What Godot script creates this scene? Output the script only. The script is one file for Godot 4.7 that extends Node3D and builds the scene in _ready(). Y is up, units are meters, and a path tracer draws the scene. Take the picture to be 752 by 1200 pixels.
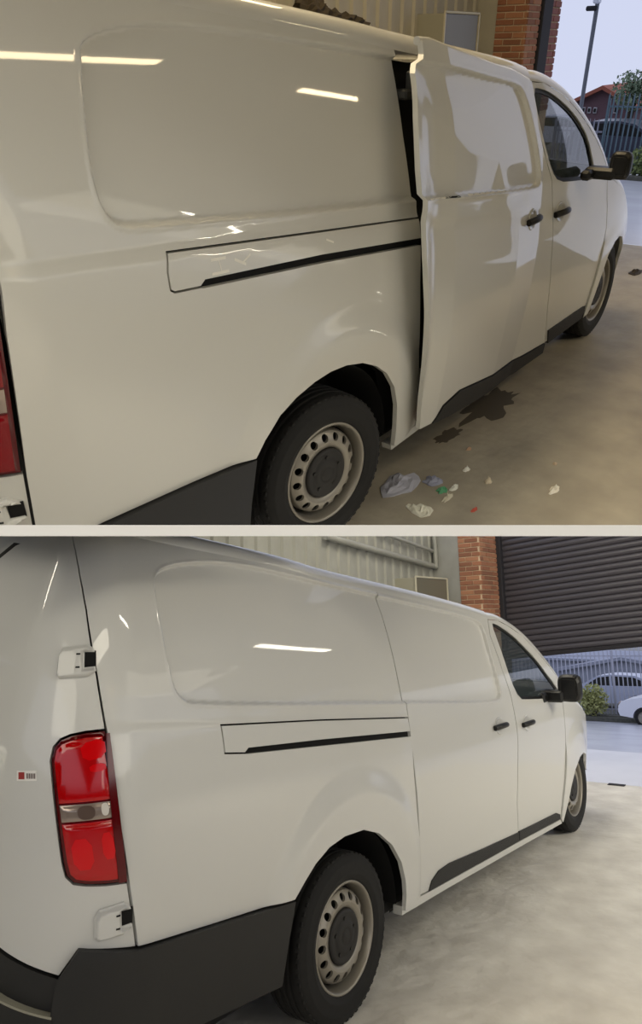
extends Node3D
# Two garage bays seen by one camera: the tilted upper bay with a van whose sliding door hangs out of its track,
# and the level lower bay with a van in one piece. A thin white slab lies between the bays.

const UPPER := 0
const LOWER := 1
var bay := LOWER
var bay_tf: Array[Transform3D] = [Transform3D(), Transform3D()]
var slab_n: Array[Vector3] = [Vector3.UP, Vector3.UP]
var slab_p := Vector3.ZERO
var M := {}
var rng := RandomNumberGenerator.new()
var used := {}
var cfg := {}
var cam_basis := Basis()
var cam_pos := Vector3.ZERO

func look_basis(yaw: float, pitch: float, roll: float) -> Basis:
	var f := Vector3(cos(yaw) * cos(pitch), sin(pitch), -sin(yaw) * cos(pitch))
	var r0 := Vector3(sin(yaw), 0, cos(yaw))
	var u0 := r0.cross(f)
	return Basis(cos(roll) * r0 + sin(roll) * u0, -sin(roll) * r0 + cos(roll) * u0, -f)

func _ready() -> void:
	rng.seed = 7
	# ---- camera
	cam_basis = look_basis(0.621, 0.155, -0.029)
	cam_pos = Vector3(-2.751, 1.653, 1.873)
	var cam := Camera3D.new()
	cam.name = "camera"
	cam.fov = rad_to_deg(2.0 * atan(600.0 / 850.0))
	cam.near = 0.05
	cam.far = 400.0
	cam.transform = Transform3D(cam_basis, cam_pos)
	add_child(cam)
	cam.current = true
	# ---- sky and exposure
	var env := Environment.new()
	env.background_mode = Environment.BG_SKY
	var sky := Sky.new()
	var sm := ProceduralSkyMaterial.new()
	sm.sky_top_color = Color(0.765, 0.79, 0.885)
	sm.sky_horizon_color = Color(0.855, 0.875, 0.94)
	sm.sky_curve = 0.25
	sm.ground_bottom_color = Color(0.45, 0.46, 0.5)
	sm.ground_horizon_color = Color(0.6, 0.62, 0.68)
	sm.sky_energy_multiplier = 1.03
	sky.sky_material = sm
	env.sky = sky
	env.tonemap_mode = Environment.TONE_MAPPER_LINEAR
	env.tonemap_exposure = 1.07
	env.sdfgi_enabled = true
	env.ssao_enabled = true
	env.ssil_enabled = true
	var we := WorldEnvironment.new()
	we.name = "world_environment"
	we.environment = env
	add_child(we)
	# ---- the two bays' places
	var bu := look_basis(0.654, -0.567, -0.014)
	var pu := Vector3(-2.079, 1.804, 1.530)
	var r := cam_basis * bu.transposed()
	bay_tf[UPPER] = Transform3D(r, cam_pos - r * pu)
	for k in 2:
		var a := atan((600.0 - [618.5, 624.5][k]) / 850.0)
		slab_n[k] = cam_basis.y * cos(a) + cam_basis.z * sin(a)
	slab_p = cam_pos
	# ---- lights
	lamps()
	materials()
	# ---- structure
	divider()
	lower_room()
	upper_room()
	# ---- objects
	bay = LOWER
	van(lower_cfg())
	bay = UPPER
	van(upper_cfg())
	lower_things()
	upper_things()

# ------------------------------------------------------------------ lights
const WARM := Color(1.0, 0.90, 0.72)
const NEUTRAL := Color(1.0, 0.965, 0.88)

func lamps() -> void:
	bay = LOWER
	tube_lamp(Vector3(0.0, 3.05, 2.10), -0.275, 0.8, 0.09, 0.9, NEUTRAL, "short white ceiling tube light over the lower van's rear quarter")
	tube_lamp(Vector3(4.2, 3.0, 3.02), -0.27, 2.1, 0.12, 2.0, NEUTRAL, "white ceiling tube light near the lower bay's doorway")
	tube_lamp(Vector3(-2.5, 2.9, -1.6), -0.66, 1.5, 0.07, 1.0, NEUTRAL, "white ceiling tube light behind the lower van's far corner")
	tube_lamp(Vector3(-3.0, 1.32, -2.58), 0.0, 0.7, 0.07, 0.5, NEUTRAL, "short tube light low on the wall behind the lower van")
	panel_light("front_panel_light", Vector3(2.5, 3.3, 4.5), Vector3(1, -0.45, -0.33), Vector2(1.6, 1.6), 28.0, NEUTRAL)
	panel_light("wall_panel_light", Vector3(-1.2, 2.0, 6.8), Vector3(0.15, -0.1, -1), Vector2(3.6, 1.4), 3.2, NEUTRAL)
	panel_light("ceiling_panel_light", Vector3(3.0, 3.35, 5.6), Vector3(0, -1, -0.2), Vector2(5.0, 1.6), 3.5, NEUTRAL)
	panel_light("aisle_panel_light", Vector3(-2.3, 3.4, 2.8), Vector3(0.1, -1, -0.6), Vector2(1.6, 0.8), 3.2, NEUTRAL)
	panel_light("back_panel_light", Vector3(-4.8, 3.0, 1.5), Vector3(0.75, -0.45, -0.15), Vector2(2.2, 2.2), 4.5, NEUTRAL)
	bay = UPPER
	tube_lamp(Vector3(2.1, 4.2, 3.0), -0.12, 2.1, 0.12, 2.0, WARM, "warm ceiling tube light over the upper bay's aisle")
	tube_lamp(Vector3(4.6, 3.2, 2.72), -0.30, 1.8, 0.09, 1.4, WARM, "warm ceiling tube light nearer the upper bay's doorway")
	panel_light("ceiling_panel_light", Vector3(0.8, 4.2, 4.2), Vector3(0, -1, -0.5), Vector2(3.0, 1.0), 1.5, WARM)
	panel_light("aisle_panel_light", Vector3(2.6, 4.2, -1.0), Vector3(0.1, -1, 0.05), Vector2(5.0, 0.8), 14.0, WARM)
	panel_light("under_floor_panel_light", Vector3(3.9, -0.25, -1.5), Vector3(0.1, -1, 0.15), Vector2(4.0, 0.5), 11.0, NEUTRAL)

func tube_lamp(at: Vector3, turn: float, length: float, wide: float, energy: float, col: Color, label: String, shade := false) -> void:
	var root := thing("tube_light", label, "ceiling light", at, "ceiling tube lights")
	var b := Basis(Vector3.UP, turn)
	root.transform = bay_tf[bay] * Transform3D(b, at)
	var mt := StandardMaterial3D.new()
	mt.albedo_color = Color(0.9, 0.9, 0.9)
	mt.emission_enabled = true
	mt.emission = col
	mt.emission_energy_multiplier = 2.0
	var m := MB.new()
	tube(m, [Vector3(-length / 2, 0, 0), Vector3(length / 2, 0, 0)], 0.02, 10)
	put(m, "tube", mt, root)
	m = MB.new()
	box(m, Vector3(0, 0.05, 0), Vector3(length + 0.08, 0.05, wide), 0.008)
	put(m, "fitting", plain(Color(0.8, 0.8, 0.78), 0.5), root)
	if shade:
		m = MB.new()
		box(m, Vector3(0, 0.04, -0.065), Vector3(length + 0.1, 0.13, 0.012), 0.003)
		put(m, "side_shade", plain(Color(0.35, 0.35, 0.34), 0.8), root)
	var l := AreaLight3D.new()
	l.name = "tube_glow"
	l.area_size = Vector2(length, wide)
	l.light_energy = energy
	l.light_color = col
	l.shadow_enabled = true
	root.add_child(l, true)
	l.transform = Transform3D(Basis(Vector3.RIGHT, -PI / 2), Vector3(0, -0.022 if not shade else -0.004, 0))
	set_range(l)

func panel_light(called: String, at: Vector3, dir: Vector3, size: Vector2, energy: float, col: Color) -> void:
	var l := AreaLight3D.new()
	l.name = called
	l.area_size = size
	l.light_energy = energy
	l.light_color = col
	l.shadow_enabled = true
	add_child(l, true)
	var b := Basis.looking_at(dir.normalized(), Vector3.BACK if absf(dir.normalized().y) > 0.7 else Vector3.UP)
	l.transform = bay_tf[bay] * Transform3D(b, at)
	set_range(l)

func set_range(l: AreaLight3D) -> void:
	l.set("area_range", 60.0)
	l.set("area_attenuation", 2.0)

# ------------------------------------------------------------------ materials
func plain(c: Color, rough := 0.6, metal := 0.0) -> StandardMaterial3D:
	var m := StandardMaterial3D.new()
	m.albedo_color = c
	m.roughness = rough
	m.metallic = metal
	return m

func noise_tex(freq: float, lo: Color, hi: Color, seed_: int, oct := 4, size := 512, mid := 0.5) -> NoiseTexture2D:
	var n := FastNoiseLite.new()
	n.noise_type = FastNoiseLite.TYPE_SIMPLEX_SMOOTH
	n.frequency = freq
	n.fractal_octaves = oct
	n.seed = seed_
	var g := Gradient.new()
	g.set_color(0, lo)
	g.set_color(1, hi)
	g.add_point(mid, lo.lerp(hi, 0.5))
	var t := NoiseTexture2D.new()
	t.width = size
	t.height = size
	t.seamless = true
	t.noise = n
	t.color_ramp = g
	return t

func normal_tex(freq: float, seed_: int, strength: float) -> NoiseTexture2D:
	var n := FastNoiseLite.new()
	n.frequency = freq
	n.fractal_octaves = 5
	n.seed = seed_
	var t := NoiseTexture2D.new()
	t.width = 512
	t.height = 512
	t.seamless = true
	t.noise = n
	t.as_normal_map = true
	t.bump_strength = strength
	return t

func textured(lo: Color, hi: Color, freq: float, scale: float, rough: float, seed_: int, bump := 0.0, bfreq := 0.05) -> StandardMaterial3D:
	var m := StandardMaterial3D.new()
	m.albedo_texture = noise_tex(freq, lo, hi, seed_)
	m.uv1_triplanar = true
	m.uv1_world_triplanar = true
	m.uv1_scale = Vector3.ONE * scale
	m.roughness = rough
	if bump > 0.0:
		m.normal_enabled = true
		m.normal_texture = normal_tex(bfreq, seed_ + 5, bump)
		m.normal_scale = 0.6
	return m

func materials() -> void:
	for k in 2:
		var p := plain(Color(0.83, 0.83, 0.815) if k == LOWER else Color(0.82, 0.815, 0.785), 0.45)
		p.clearcoat_enabled = true
		p.clearcoat = 0.8
		p.clearcoat_roughness = 0.03
		M["paint%d" % k] = p
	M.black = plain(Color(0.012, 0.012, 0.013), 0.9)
	M.plastic = textured(Color(0.10, 0.10, 0.102), Color(0.13, 0.13, 0.13), 0.05, 6.0, 0.55, 21, 2.0, 0.2)
	M.gloss_black = plain(Color(0.018, 0.018, 0.02), 0.45)
	M.rubber = textured(Color(0.07, 0.068, 0.065), Color(0.10, 0.098, 0.094), 0.02, 3.0, 0.8, 22)
	M.steel = plain(Color(0.60, 0.58, 0.54), 0.42, 0.55)
	M.hub = plain(Color(0.115, 0.11, 0.105), 0.6)
	M.red = plain(Color(0.72, 0.0, 0.02), 0.12)
	M.red.clearcoat_enabled = true
	M.red.clearcoat = 0.35
	M.red.clearcoat_roughness = 0.03
	M.red_dim = plain(Color(0.50, 0.0, 0.04), 0.15)
	M.red_deep = plain(Color(0.34, 0.0, 0.02), 0.12)
	M.red_bright = plain(Color(0.85, 0.0, 0.03), 0.12)
	M.clear_lens = plain(Color(0.62, 0.56, 0.52), 0.12, 0.4)
	M.glass = StandardMaterial3D.new()
	M.glass.albedo_color = Color(0.25, 0.30, 0.32, 0.45)
	M.glass.transparency = BaseMaterial3D.TRANSPARENCY_ALPHA
	M.glass.roughness = 0.02
	M.glass.metallic_specular = 1.0
	M.seat = textured(Color(0.07, 0.07, 0.08), Color(0.12, 0.12, 0.13), 0.1, 8.0, 0.9, 23)
	M.floor_lower = textured(Color(0.80, 0.785, 0.755), Color(0.91, 0.90, 0.87), 0.012, 0.45, 0.55, 31, 3.0, 0.03)
	M.floor_upper = textured(Color(0.54, 0.51, 0.45), Color(0.72, 0.685, 0.61), 0.012, 0.5, 0.6, 32, 3.0, 0.03)
	M.road = textured(Color(0.76, 0.765, 0.80), Color(0.86, 0.865, 0.895), 0.006, 0.2, 0.22, 33)
	M.road.metallic_specular = 0.7
	M.verge = textured(Color(0.28, 0.28, 0.26), Color(0.40, 0.40, 0.36), 0.03, 0.5, 0.95, 34)
	M.cladding_lower = textured(Color(0.52, 0.52, 0.49), Color(0.58, 0.58, 0.55), 0.01, 0.5, 0.6, 35)
	M.cladding_upper = textured(Color(0.60, 0.585, 0.53), Color(0.67, 0.65, 0.595), 0.01, 0.5, 0.6, 36)
	M.plaster = textured(Color(0.52, 0.52, 0.50), Color(0.58, 0.58, 0.56), 0.01, 0.5, 0.85, 37)
	M.dark_wall = textured(Color(0.30, 0.295, 0.275), Color(0.36, 0.355, 0.33), 0.01, 0.4, 0.9, 38)
	M.mortar = textured(Color(0.74, 0.66, 0.56), Color(0.82, 0.74, 0.64), 0.05, 2.0, 0.95, 39)
	for k in 4:
		var c: Color = [Color(0.56, 0.36, 0.26), Color(0.61, 0.40, 0.29), Color(0.51, 0.33, 0.24), Color(0.64, 0.44, 0.32)][k]
		M["brick%d" % k] = textured(c.darkened(0.1), c.lightened(0.06), 0.05, 3.0, 0.9, 50 + k)
	M.jamb_brick = textured(Color(0.47, 0.30, 0.29), Color(0.56, 0.37, 0.35), 0.05, 3.0, 0.9, 56)
	M.slat = plain(Color(0.27, 0.26, 0.285), 0.4, 0.2)
	M.dark_metal = plain(Color(0.12, 0.115, 0.14), 0.8)
	M.white_slab = plain(Color(1.0, 1.0, 1.0), 0.9)
	M.galv = plain(Color(0.62, 0.61, 0.55), 0.5, 0.2)

# ------------------------------------------------------------------ naming
func thing(called: String, label: String, category: String, at := Vector3.ZERO, group := "") -> Node3D:
	var o := Node3D.new()
	o.name = numbered(called)
	add_child(o, true)
	o.transform = bay_tf[bay] * Transform3D(Basis(), at)
	tag(o, label, category, group)
	return o

func numbered(called: String) -> String:
	if not used.has(called):
		used[called] = 0
		return called
	used[called] += 1
	return "%s_%03d" % [called, used[called]]

func tag(o: Node3D, label: String, category: String, group := "", kind := "") -> void:
	if label:
		o.set_meta("label", label)
	if category:
		o.set_meta("category", category)
	if group:
		o.set_meta("group", group)
	if kind:
		o.set_meta("kind", kind)

func structure(called: String, label: String, category: String) -> Node3D:
	var o := thing(called, label, category)
	o.set_meta("kind", "structure")
	return o

func pname(parent: Node, called: String) -> String:
	var key := str(parent.get_instance_id()) + called
	if not used.has(key):
		used[key] = 0
		return called
	used[key] += 1
	return "%s_%03d" % [called, used[key]]

# ------------------------------------------------------------------ mesh building
class MB:
	var v := PackedVector3Array()
	var n := PackedVector3Array()
	func tri(a: Vector3, b: Vector3, c: Vector3, na: Vector3, nb: Vector3, nc: Vector3) -> void:
		var g := (b - a).cross(c - a)
		if g.length_squared() < 1e-16:
			return
		if g.dot(na + nb + nc) > 0.0:   # front faces run clockwise
			v.append(a); v.append(c); v.append(b)
			n.append(na); n.append(nc); n.append(nb)
		else:
			v.append(a); v.append(b); v.append(c)
			n.append(na); n.append(nb); n.append(nc)
	func flat(a: Vector3, b: Vector3, c: Vector3, out: Vector3) -> void:
		var g := (b - a).cross(c - a).normalized()
		if g.dot(out) < 0.0:
			g = -g
		tri(a, b, c, g, g, g)
	func quad(a: Vector3, b: Vector3, c: Vector3, d: Vector3, out: Vector3) -> void:
		flat(a, b, c, out)
		flat(a, c, d, out)
	func squad(a: Vector3, b: Vector3, c: Vector3, d: Vector3, na: Vector3, nb: Vector3, nc: Vector3, nd: Vector3) -> void:
		tri(a, b, c, na, nb, nc)
		tri(a, c, d, na, nc, nd)

func mesh_of(m: MB) -> ArrayMesh:
	var arr := []
	arr.resize(Mesh.ARRAY_MAX)
	arr[Mesh.ARRAY_VERTEX] = m.v
	arr[Mesh.ARRAY_NORMAL] = m.n
	var am := ArrayMesh.new()
	am.add_surface_from_arrays(Mesh.PRIMITIVE_TRIANGLES, arr)
	return am

func clipped(m: MB, n: Vector3, d: float) -> MB:
	# keeps what lies on the side n.x >= d
	var o := MB.new()
	for i in range(0, m.v.size(), 3):
		var s := [m.v[i].dot(n) - d, m.v[i + 1].dot(n) - d, m.v[i + 2].dot(n) - d]
		if s[0] >= 0.0 and s[1] >= 0.0 and s[2] >= 0.0:
			for k in 3:
				o.v.append(m.v[i + k]); o.n.append(m.n[i + k])
			continue
		if s[0] < 0.0 and s[1] < 0.0 and s[2] < 0.0:
			continue
		var pv: Array[Vector3] = []
		var nv: Array[Vector3] = []
		for k in 3:
			var j := (k + 1) % 3
			if s[k] >= 0.0:
				pv.append(m.v[i + k]); nv.append(m.n[i + k])
			if (s[k] >= 0.0) != (s[j] >= 0.0):
				var t: float = s[k] / (s[k] - s[j])
				pv.append(m.v[i + k].lerp(m.v[i + j], t))
				nv.append(m.n[i + k].lerp(m.n[i + j], t).normalized())
		for k in range(1, pv.size() - 1):
			o.v.append(pv[0]); o.v.append(pv[k]); o.v.append(pv[k + 1])
			o.n.append(nv[0]); o.n.append(nv[k]); o.n.append(nv[k + 1])
	return o

func put(m: MB, called: String, mt: Material, parent: Node3D, clip := true) -> MeshInstance3D:
	if m.v.is_empty():
		return null
	if clip:
		var g := Transform3D() if parent == self else parent.global_transform
		var n := g.basis.transposed() * slab_n[bay]
		var d := (slab_p - g.origin).dot(slab_n[bay])
		if bay == UPPER:
			m = clipped(m, n, d)
		else:
			m = clipped(m, -n, -d)
		if m.v.is_empty():
			return null
	var o := MeshInstance3D.new()
	o.mesh = mesh_of(m)
	o.name = pname(parent, called) if parent != self else numbered(called)
	o.material_override = null
	o.mesh.surface_set_material(0, mt)
	parent.add_child(o, true)
	return o

func box(m: MB, c: Vector3, s: Vector3, ch := 0.0, b := Basis()) -> void:
	var h := s * 0.5
	if ch <= 0.0:
		for ax in 3:
			for sg in [-1.0, 1.0]:
				var n := Vector3.ZERO
				n[ax] = sg
				var u := Vector3.ZERO
				u[(ax + 1) % 3] = h[(ax + 1) % 3]
				var w := Vector3.ZERO
				w[(ax + 2) % 3] = h[(ax + 2) % 3]
				var o := n * h[ax]
				m.quad(c + b * (o - u - w), c + b * (o + u - w), c + b * (o + u + w), c + b * (o - u + w), b * n)
		return
	ch = minf(ch, minf(h.x, minf(h.y, h.z)) * 0.9)
	for ax in 3:
		var i := (ax + 1) % 3
		var j := (ax + 2) % 3
		for sg in [-1.0, 1.0]:
			var n := Vector3.ZERO
			n[ax] = sg
			var o := n * h[ax]
			var u := Vector3.ZERO
			u[i] = h[i] - ch
			var w := Vector3.ZERO
			w[j] = h[j] - ch
			m.quad(c + b * (o - u - w), c + b * (o + u - w), c + b * (o + u + w), c + b * (o - u + w), b * n)
		# chamfers along this axis
		for si in [-1.0, 1.0]:
			for sj in [-1.0, 1.0]:
				var n2 := Vector3.ZERO
				n2[i] = si
				n2[j] = sj
				var e1 := Vector3.ZERO
				e1[i] = si * h[i]
				e1[j] = sj * (h[j] - ch)
				var e2 := Vector3.ZERO
				e2[i] = si * (h[i] - ch)
				e2[j] = sj * h[j]
				var l := Vector3.ZERO
				l[ax] = h[ax] - ch
				m.quad(c + b * (e1 - l), c + b * (e1 + l), c + b * (e2 + l), c + b * (e2 - l), b * n2)
	for sx in [-1.0, 1.0]:
		for sy in [-1.0, 1.0]:
			for sz in [-1.0, 1.0]:
				m.flat(c + b * Vector3(sx * h.x, sy * (h.y - ch), sz * (h.z - ch)), c + b * Vector3(sx * (h.x - ch), sy * h.y, sz * (h.z - ch)), c + b * Vector3(sx * (h.x - ch), sy * (h.y - ch), sz * h.z), b * Vector3(sx, sy, sz))

func tube(m: MB, pts: Array, r: float, k := 8, cap := true) -> void:
	var rings := []
	for i in pts.size():
		var d: Vector3 = (pts[mini(i + 1, pts.size() - 1)] - pts[maxi(i - 1, 0)]).normalized()
		var up := Vector3.UP if absf(d.y) < 0.9 else Vector3.RIGHT
		var a := d.cross(up).normalized()
		var b := d.cross(a)
		var ring := []
		for j in k:
			var t := TAU * j / k
			ring.append(a * cos(t) + b * sin(t))
		rings.append(ring)
	for i in pts.size() - 1:
		for j in k:
			var q := (j + 1) % k
			var n0: Vector3 = rings[i][j]
			var n1: Vector3 = rings[i][q]
			var n2: Vector3 = rings[i + 1][q]
			var n3: Vector3 = rings[i + 1][j]
			m.squad(pts[i] + n0 * r, pts[i] + n1 * r, pts[i + 1] + n2 * r, pts[i + 1] + n3 * r, n0, n1, n2, n3)
	if cap:
		for e in [0, pts.size() - 1]:
			var d: Vector3 = (pts[1] - pts[0]) if e == 0 else (pts[-2] - pts[-1])
			for j in k:
				m.flat(pts[e], pts[e] + rings[e][j] * r, pts[e] + rings[e][(j + 1) % k] * r, -d)

func lathe(m: MB, prof: Array, k := 48, smooth := true, a0 := 0.0, a1 := TAU) -> void:
	# profile of Vector2(radius, z), turned about z
	var nn := []
	for i in prof.size():
		var d: Vector2 = prof[mini(i + 1, prof.size() - 1)] - prof[maxi(i - 1, 0)]
		nn.append(Vector2(d.y, -d.x).normalized())
	for i in prof.size() - 1:
		var d: Vector2 = prof[i + 1] - prof[i]
		var fn := Vector2(d.y, -d.x).normalized()
		for j in k:
			var t0 := lerpf(a0, a1, float(j) / k)
			var t1 := lerpf(a0, a1, float(j + 1) / k)
			var c0 := Vector3(cos(t0), sin(t0), 0)
			var c1 := Vector3(cos(t1), sin(t1), 0)
			var p: Vector2 = prof[i]
			var q: Vector2 = prof[i + 1]
			var na: Vector2 = nn[i] if smooth and nn[i].dot(fn) > 0.7 else fn
			var nb: Vector2 = nn[i + 1] if smooth and nn[i + 1].dot(fn) > 0.7 else fn
			var z := Vector3(0, 0, 1)
			m.squad(c0 * p.x + z * p.y, c1 * p.x + z * p.y, c1 * q.x + z * q.y, c0 * q.x + z * q.y, c0 * na.x + z * na.y, c1 * na.x + z * na.y, c1 * nb.x + z * nb.y, c0 * nb.x + z * nb.y)

func extrude(m: MB, poly: PackedVector2Array, z0: float, z1: float, tf: Transform3D) -> void:
	# polygon in the x-y plane of tf, from z0 to z1
	var tr := Geometry2D.triangulate_polygon(poly)
	for i in range(0, tr.size(), 3):
		for z in [z0, z1]:
			var s := 1.0 if z == maxf(z0, z1) else -1.0
			m.flat(tf * Vector3(poly[tr[i]].x, poly[tr[i]].y, z), tf * Vector3(poly[tr[i + 1]].x, poly[tr[i + 1]].y, z), tf * Vector3(poly[tr[i + 2]].x, poly[tr[i + 2]].y, z), tf.basis * Vector3(0, 0, s))
	var cw := Geometry2D.is_polygon_clockwise(poly)
	for i in poly.size():
		var a := poly[i]
		var b := poly[(i + 1) % poly.size()]
		var d := b - a
		var o := Vector3(-d.y, d.x, 0) if cw else Vector3(d.y, -d.x, 0)
		m.quad(tf * Vector3(a.x, a.y, z0), tf * Vector3(b.x, b.y, z0), tf * Vector3(b.x, b.y, z1), tf * Vector3(a.x, a.y, z1), tf.basis * o)

func pv(a: Array) -> PackedVector2Array:
	var o := PackedVector2Array()
	for i in range(0, a.size(), 2):
		o.append(Vector2(a[i], a[i + 1]))
	return o

func rev(p: PackedVector2Array) -> PackedVector2Array:
	var q := p.duplicate()
	q.reverse()
	return q

func joined(list: Array) -> PackedVector2Array:
	var o := PackedVector2Array()
	for p in list:
		for q in p:
			if o.is_empty() or o[-1].distance_to(q) > 0.0015:
				o.append(q)
	if o.size() > 2 and o[0].distance_to(o[-1]) < 0.0015:
		o.remove_at(o.size() - 1)
	return o

func chaikin(p: PackedVector2Array, times := 1, closed := true) -> PackedVector2Array:
	for t in times:
		var q := PackedVector2Array()
		if not closed:
			q.append(p[0])
		for i in (p.size() if closed else p.size() - 1):
			var a := p[i]
			var b := p[(i + 1) % p.size()]
			q.append(a.lerp(b, 0.25))
			q.append(a.lerp(b, 0.75))
		if not closed:
			q.append(p[-1])
		p = q
	return p

func shrink(p: PackedVector2Array, d: float) -> PackedVector2Array:
	var r := Geometry2D.offset_polygon(p, d, Geometry2D.JOIN_MITER)
	var best := p
	var area := -1.0
	for q in r:
		var ar := 0.0
		for i in q.size():
			ar += q[i].cross(q[(i + 1) % q.size()])
		if absf(ar) > area:
			area = absf(ar)
			best = q
	return best

# ------------------------------------------------------------------ the van's side as a surface over (u, v)
const VK := 0.20
const XA := -1.10
const RC := 0.34
const XF := 3.9

func inset(v: float) -> float:
	return VK * (v - 0.95) * (v - 0.95) if v > 0.95 else 0.035 * pow((0.95 - v) / 0.6, 2.0)

func side(u: float, v: float, h: float) -> Vector3:
	var x := u
	var z := 0.0
	var nx := 0.0
	var nz := 1.0
	if u < XA:
		var s := XA - u
		var smax := RC * PI / 2.0
		var a := minf(s, smax) / RC
		x = XA - RC * sin(a)
		z = -RC * (1.0 - cos(a))
		if s > smax:
			z -= s - smax
		nx = -sin(a)
		nz = cos(a)
	elif u > 3.0:
		if u <= XF:
			var t := (u - 3.0) / 0.9
			var sl := -0.2 * t / 0.9
			z = -0.1 * t * t
			var l := sqrt(1.0 + sl * sl)
			nx = -sl / l
			nz = 1.0 / l
		else:
			var a0 := atan(0.2 / 0.9)
			var a := minf(a0 + (u - XF) / 0.4, PI / 2.0)
			x = XF + 0.4 * (sin(a) - sin(a0))
			z = -0.1 - 0.4 * (cos(a0) - cos(a))
			nx = sin(a)
			nz = cos(a)
	var i := inset(v) - h
	return Vector3(x - nx * i, v, z - nz * i)

func side_n(u: float, v: float, hf: Callable) -> Array:
	var e := 0.003
	var h: float = hf.call(u, v)
	var p := side(u, v, h)
	var pu := side(u + e, v, hf.call(u + e, v)) - p
	var pw := side(u, v + e, hf.call(u, v + e)) - p
	return [p, pu.cross(pw).normalized()]

func seg_dist(p: Vector2, poly: PackedVector2Array) -> float:
	# signed: negative inside
	var d := 1e9
	var inside := false
	var k := poly.size()
	var b := poly[k - 1]
	for i in k:
		var a := poly[i]
		var ab := b - a
		var t := clampf((p - a).dot(ab) / ab.length_squared(), 0.0, 1.0)
		d = minf(d, (p - a - ab * t).length_squared())
		if (a.y > p.y) != (b.y > p.y) and p.x < (b.x - a.x) * (p.y - a.y) / (b.y - a.y) + a.x:
			inside = not inside
		b = a
	d = sqrt(d)
	return -d if inside else d

func patch(m: MB, outline: PackedVector2Array, cell: float, hf: Callable, thick := 0.022, mirror := false) -> void:
	if Geometry2D.is_polygon_clockwise(outline):
		outline = rev(outline)
	var lo := outline[0]
	var hi := outline[0]
	for p in outline:
		lo = lo.min(p)
		hi = hi.max(p)
	var nx := int(ceil((hi.x - lo.x) / cell))
	var ny := int(ceil((hi.y - lo.y) / cell))
	var edge := {}
	for i in outline.size():
		var a := outline[i]
		var b := outline[(i + 1) % outline.size()]
		var steps := int(ceil(a.distance_to(b) / (cell * 0.2))) + 1
		for s in steps + 1:
			var q := (a.lerp(b, float(s) / steps) - lo) / cell
			edge[Vector2i(clampi(int(q.x), 0, nx - 1), clampi(int(q.y), 0, ny - 1))] = true
	var memo := {}
	var inside_row := {}
	for j in ny:
		# crossings of this row's middle line
		var ym := lo.y + (j + 0.5) * cell
		var xs := []
		for i in outline.size():
			var a := outline[i]
			var b := outline[(i + 1) % outline.size()]
			if (a.y > ym) != (b.y > ym):
				xs.append(a.x + (b.x - a.x) * (ym - a.y) / (b.y - a.y))
		xs.sort()
		for i in nx:
			var key := Vector2i(i, j)
			var c0 := lo + Vector2(i, j) * cell
			if edge.has(key):
				var sq := PackedVector2Array([c0, c0 + Vector2(cell, 0), c0 + Vector2(cell, cell), c0 + Vector2(0, cell)])
				for poly in Geometry2D.intersect_polygons(sq, outline):
					if Geometry2D.is_polygon_clockwise(poly):
						continue
					var tr := Geometry2D.triangulate_polygon(poly)
					for k in range(0, tr.size(), 3):
						ptri(m, memo, poly[tr[k]], poly[tr[k + 1]], poly[tr[k + 2]], hf, mirror)
				continue
			var xm := c0.x + cell * 0.5
			var cnt := 0
			for x in xs:
				if x < xm:
					cnt += 1
			if cnt % 2 == 1:
				ptri(m, memo, c0, c0 + Vector2(cell, 0), c0 + Vector2(cell, cell), hf, mirror)
				ptri(m, memo, c0, c0 + Vector2(cell, cell), c0 + Vector2(0, cell), hf, mirror)
	if thick <= 0.0:
		return
	for i in outline.size():
		var a := outline[i]
		var b := outline[(i + 1) % outline.size()]
		var steps := int(ceil(a.distance_to(b) / maxf(cell * 1.5, 0.02)))
		for s in steps:
			var p := a.lerp(b, float(s) / steps)
			var q := a.lerp(b, float(s + 1) / steps)
			var hp: float = hf.call(p.x, p.y)
			var hq: float = hf.call(q.x, q.y)
			var d := (b - a).normalized()
			var o := side(p.x + d.y * 0.01, p.y - d.x * 0.01, hp) - side(p.x, p.y, hp)
			var p0 := side(p.x, p.y, hp)
			var q0 := side(q.x, q.y, hq)
			var q1 := side(q.x, q.y, hq - thick)
			var p1 := side(p.x, p.y, hp - thick)
			if mirror:
				p0 = mir(p0); q0 = mir(q0); q1 = mir(q1); p1 = mir(p1); o.z = -o.z
			m.quad(p0, q0, q1, p1, o)

func mir(p: Vector3) -> Vector3:
	return Vector3(p.x, p.y, -1.92 - p.z)

func ptri(m: MB, memo: Dictionary, a: Vector2, b: Vector2, c: Vector2, hf: Callable, mirror: bool) -> void:
	var r := []
	for p: Vector2 in [a, b, c]:
		var key := Vector2i((p * 20000.0).round())
		if not memo.has(key):
			memo[key] = side_n(p.x, p.y, hf)
		r.append(memo[key])
	if mirror:
		m.tri(mir(r[0][0]), mir(r[1][0]), mir(r[2][0]), r[0][1] * Vector3(1, 1, -1), r[1][1] * Vector3(1, 1, -1), r[2][1] * Vector3(1, 1, -1))
	else:
		m.tri(r[0][0], r[1][0], r[2][0], r[0][1], r[1][1], r[2][1])

# --- relief of the body side
func smooth(a: float, b: float, x: float) -> float:
	var t := clampf((x - a) / (b - a), 0.0, 1.0)
	return t * t * (3.0 - 2.0 * t)

func h_zero(_u: float, _v: float) -> float:
	return 0.0

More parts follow.
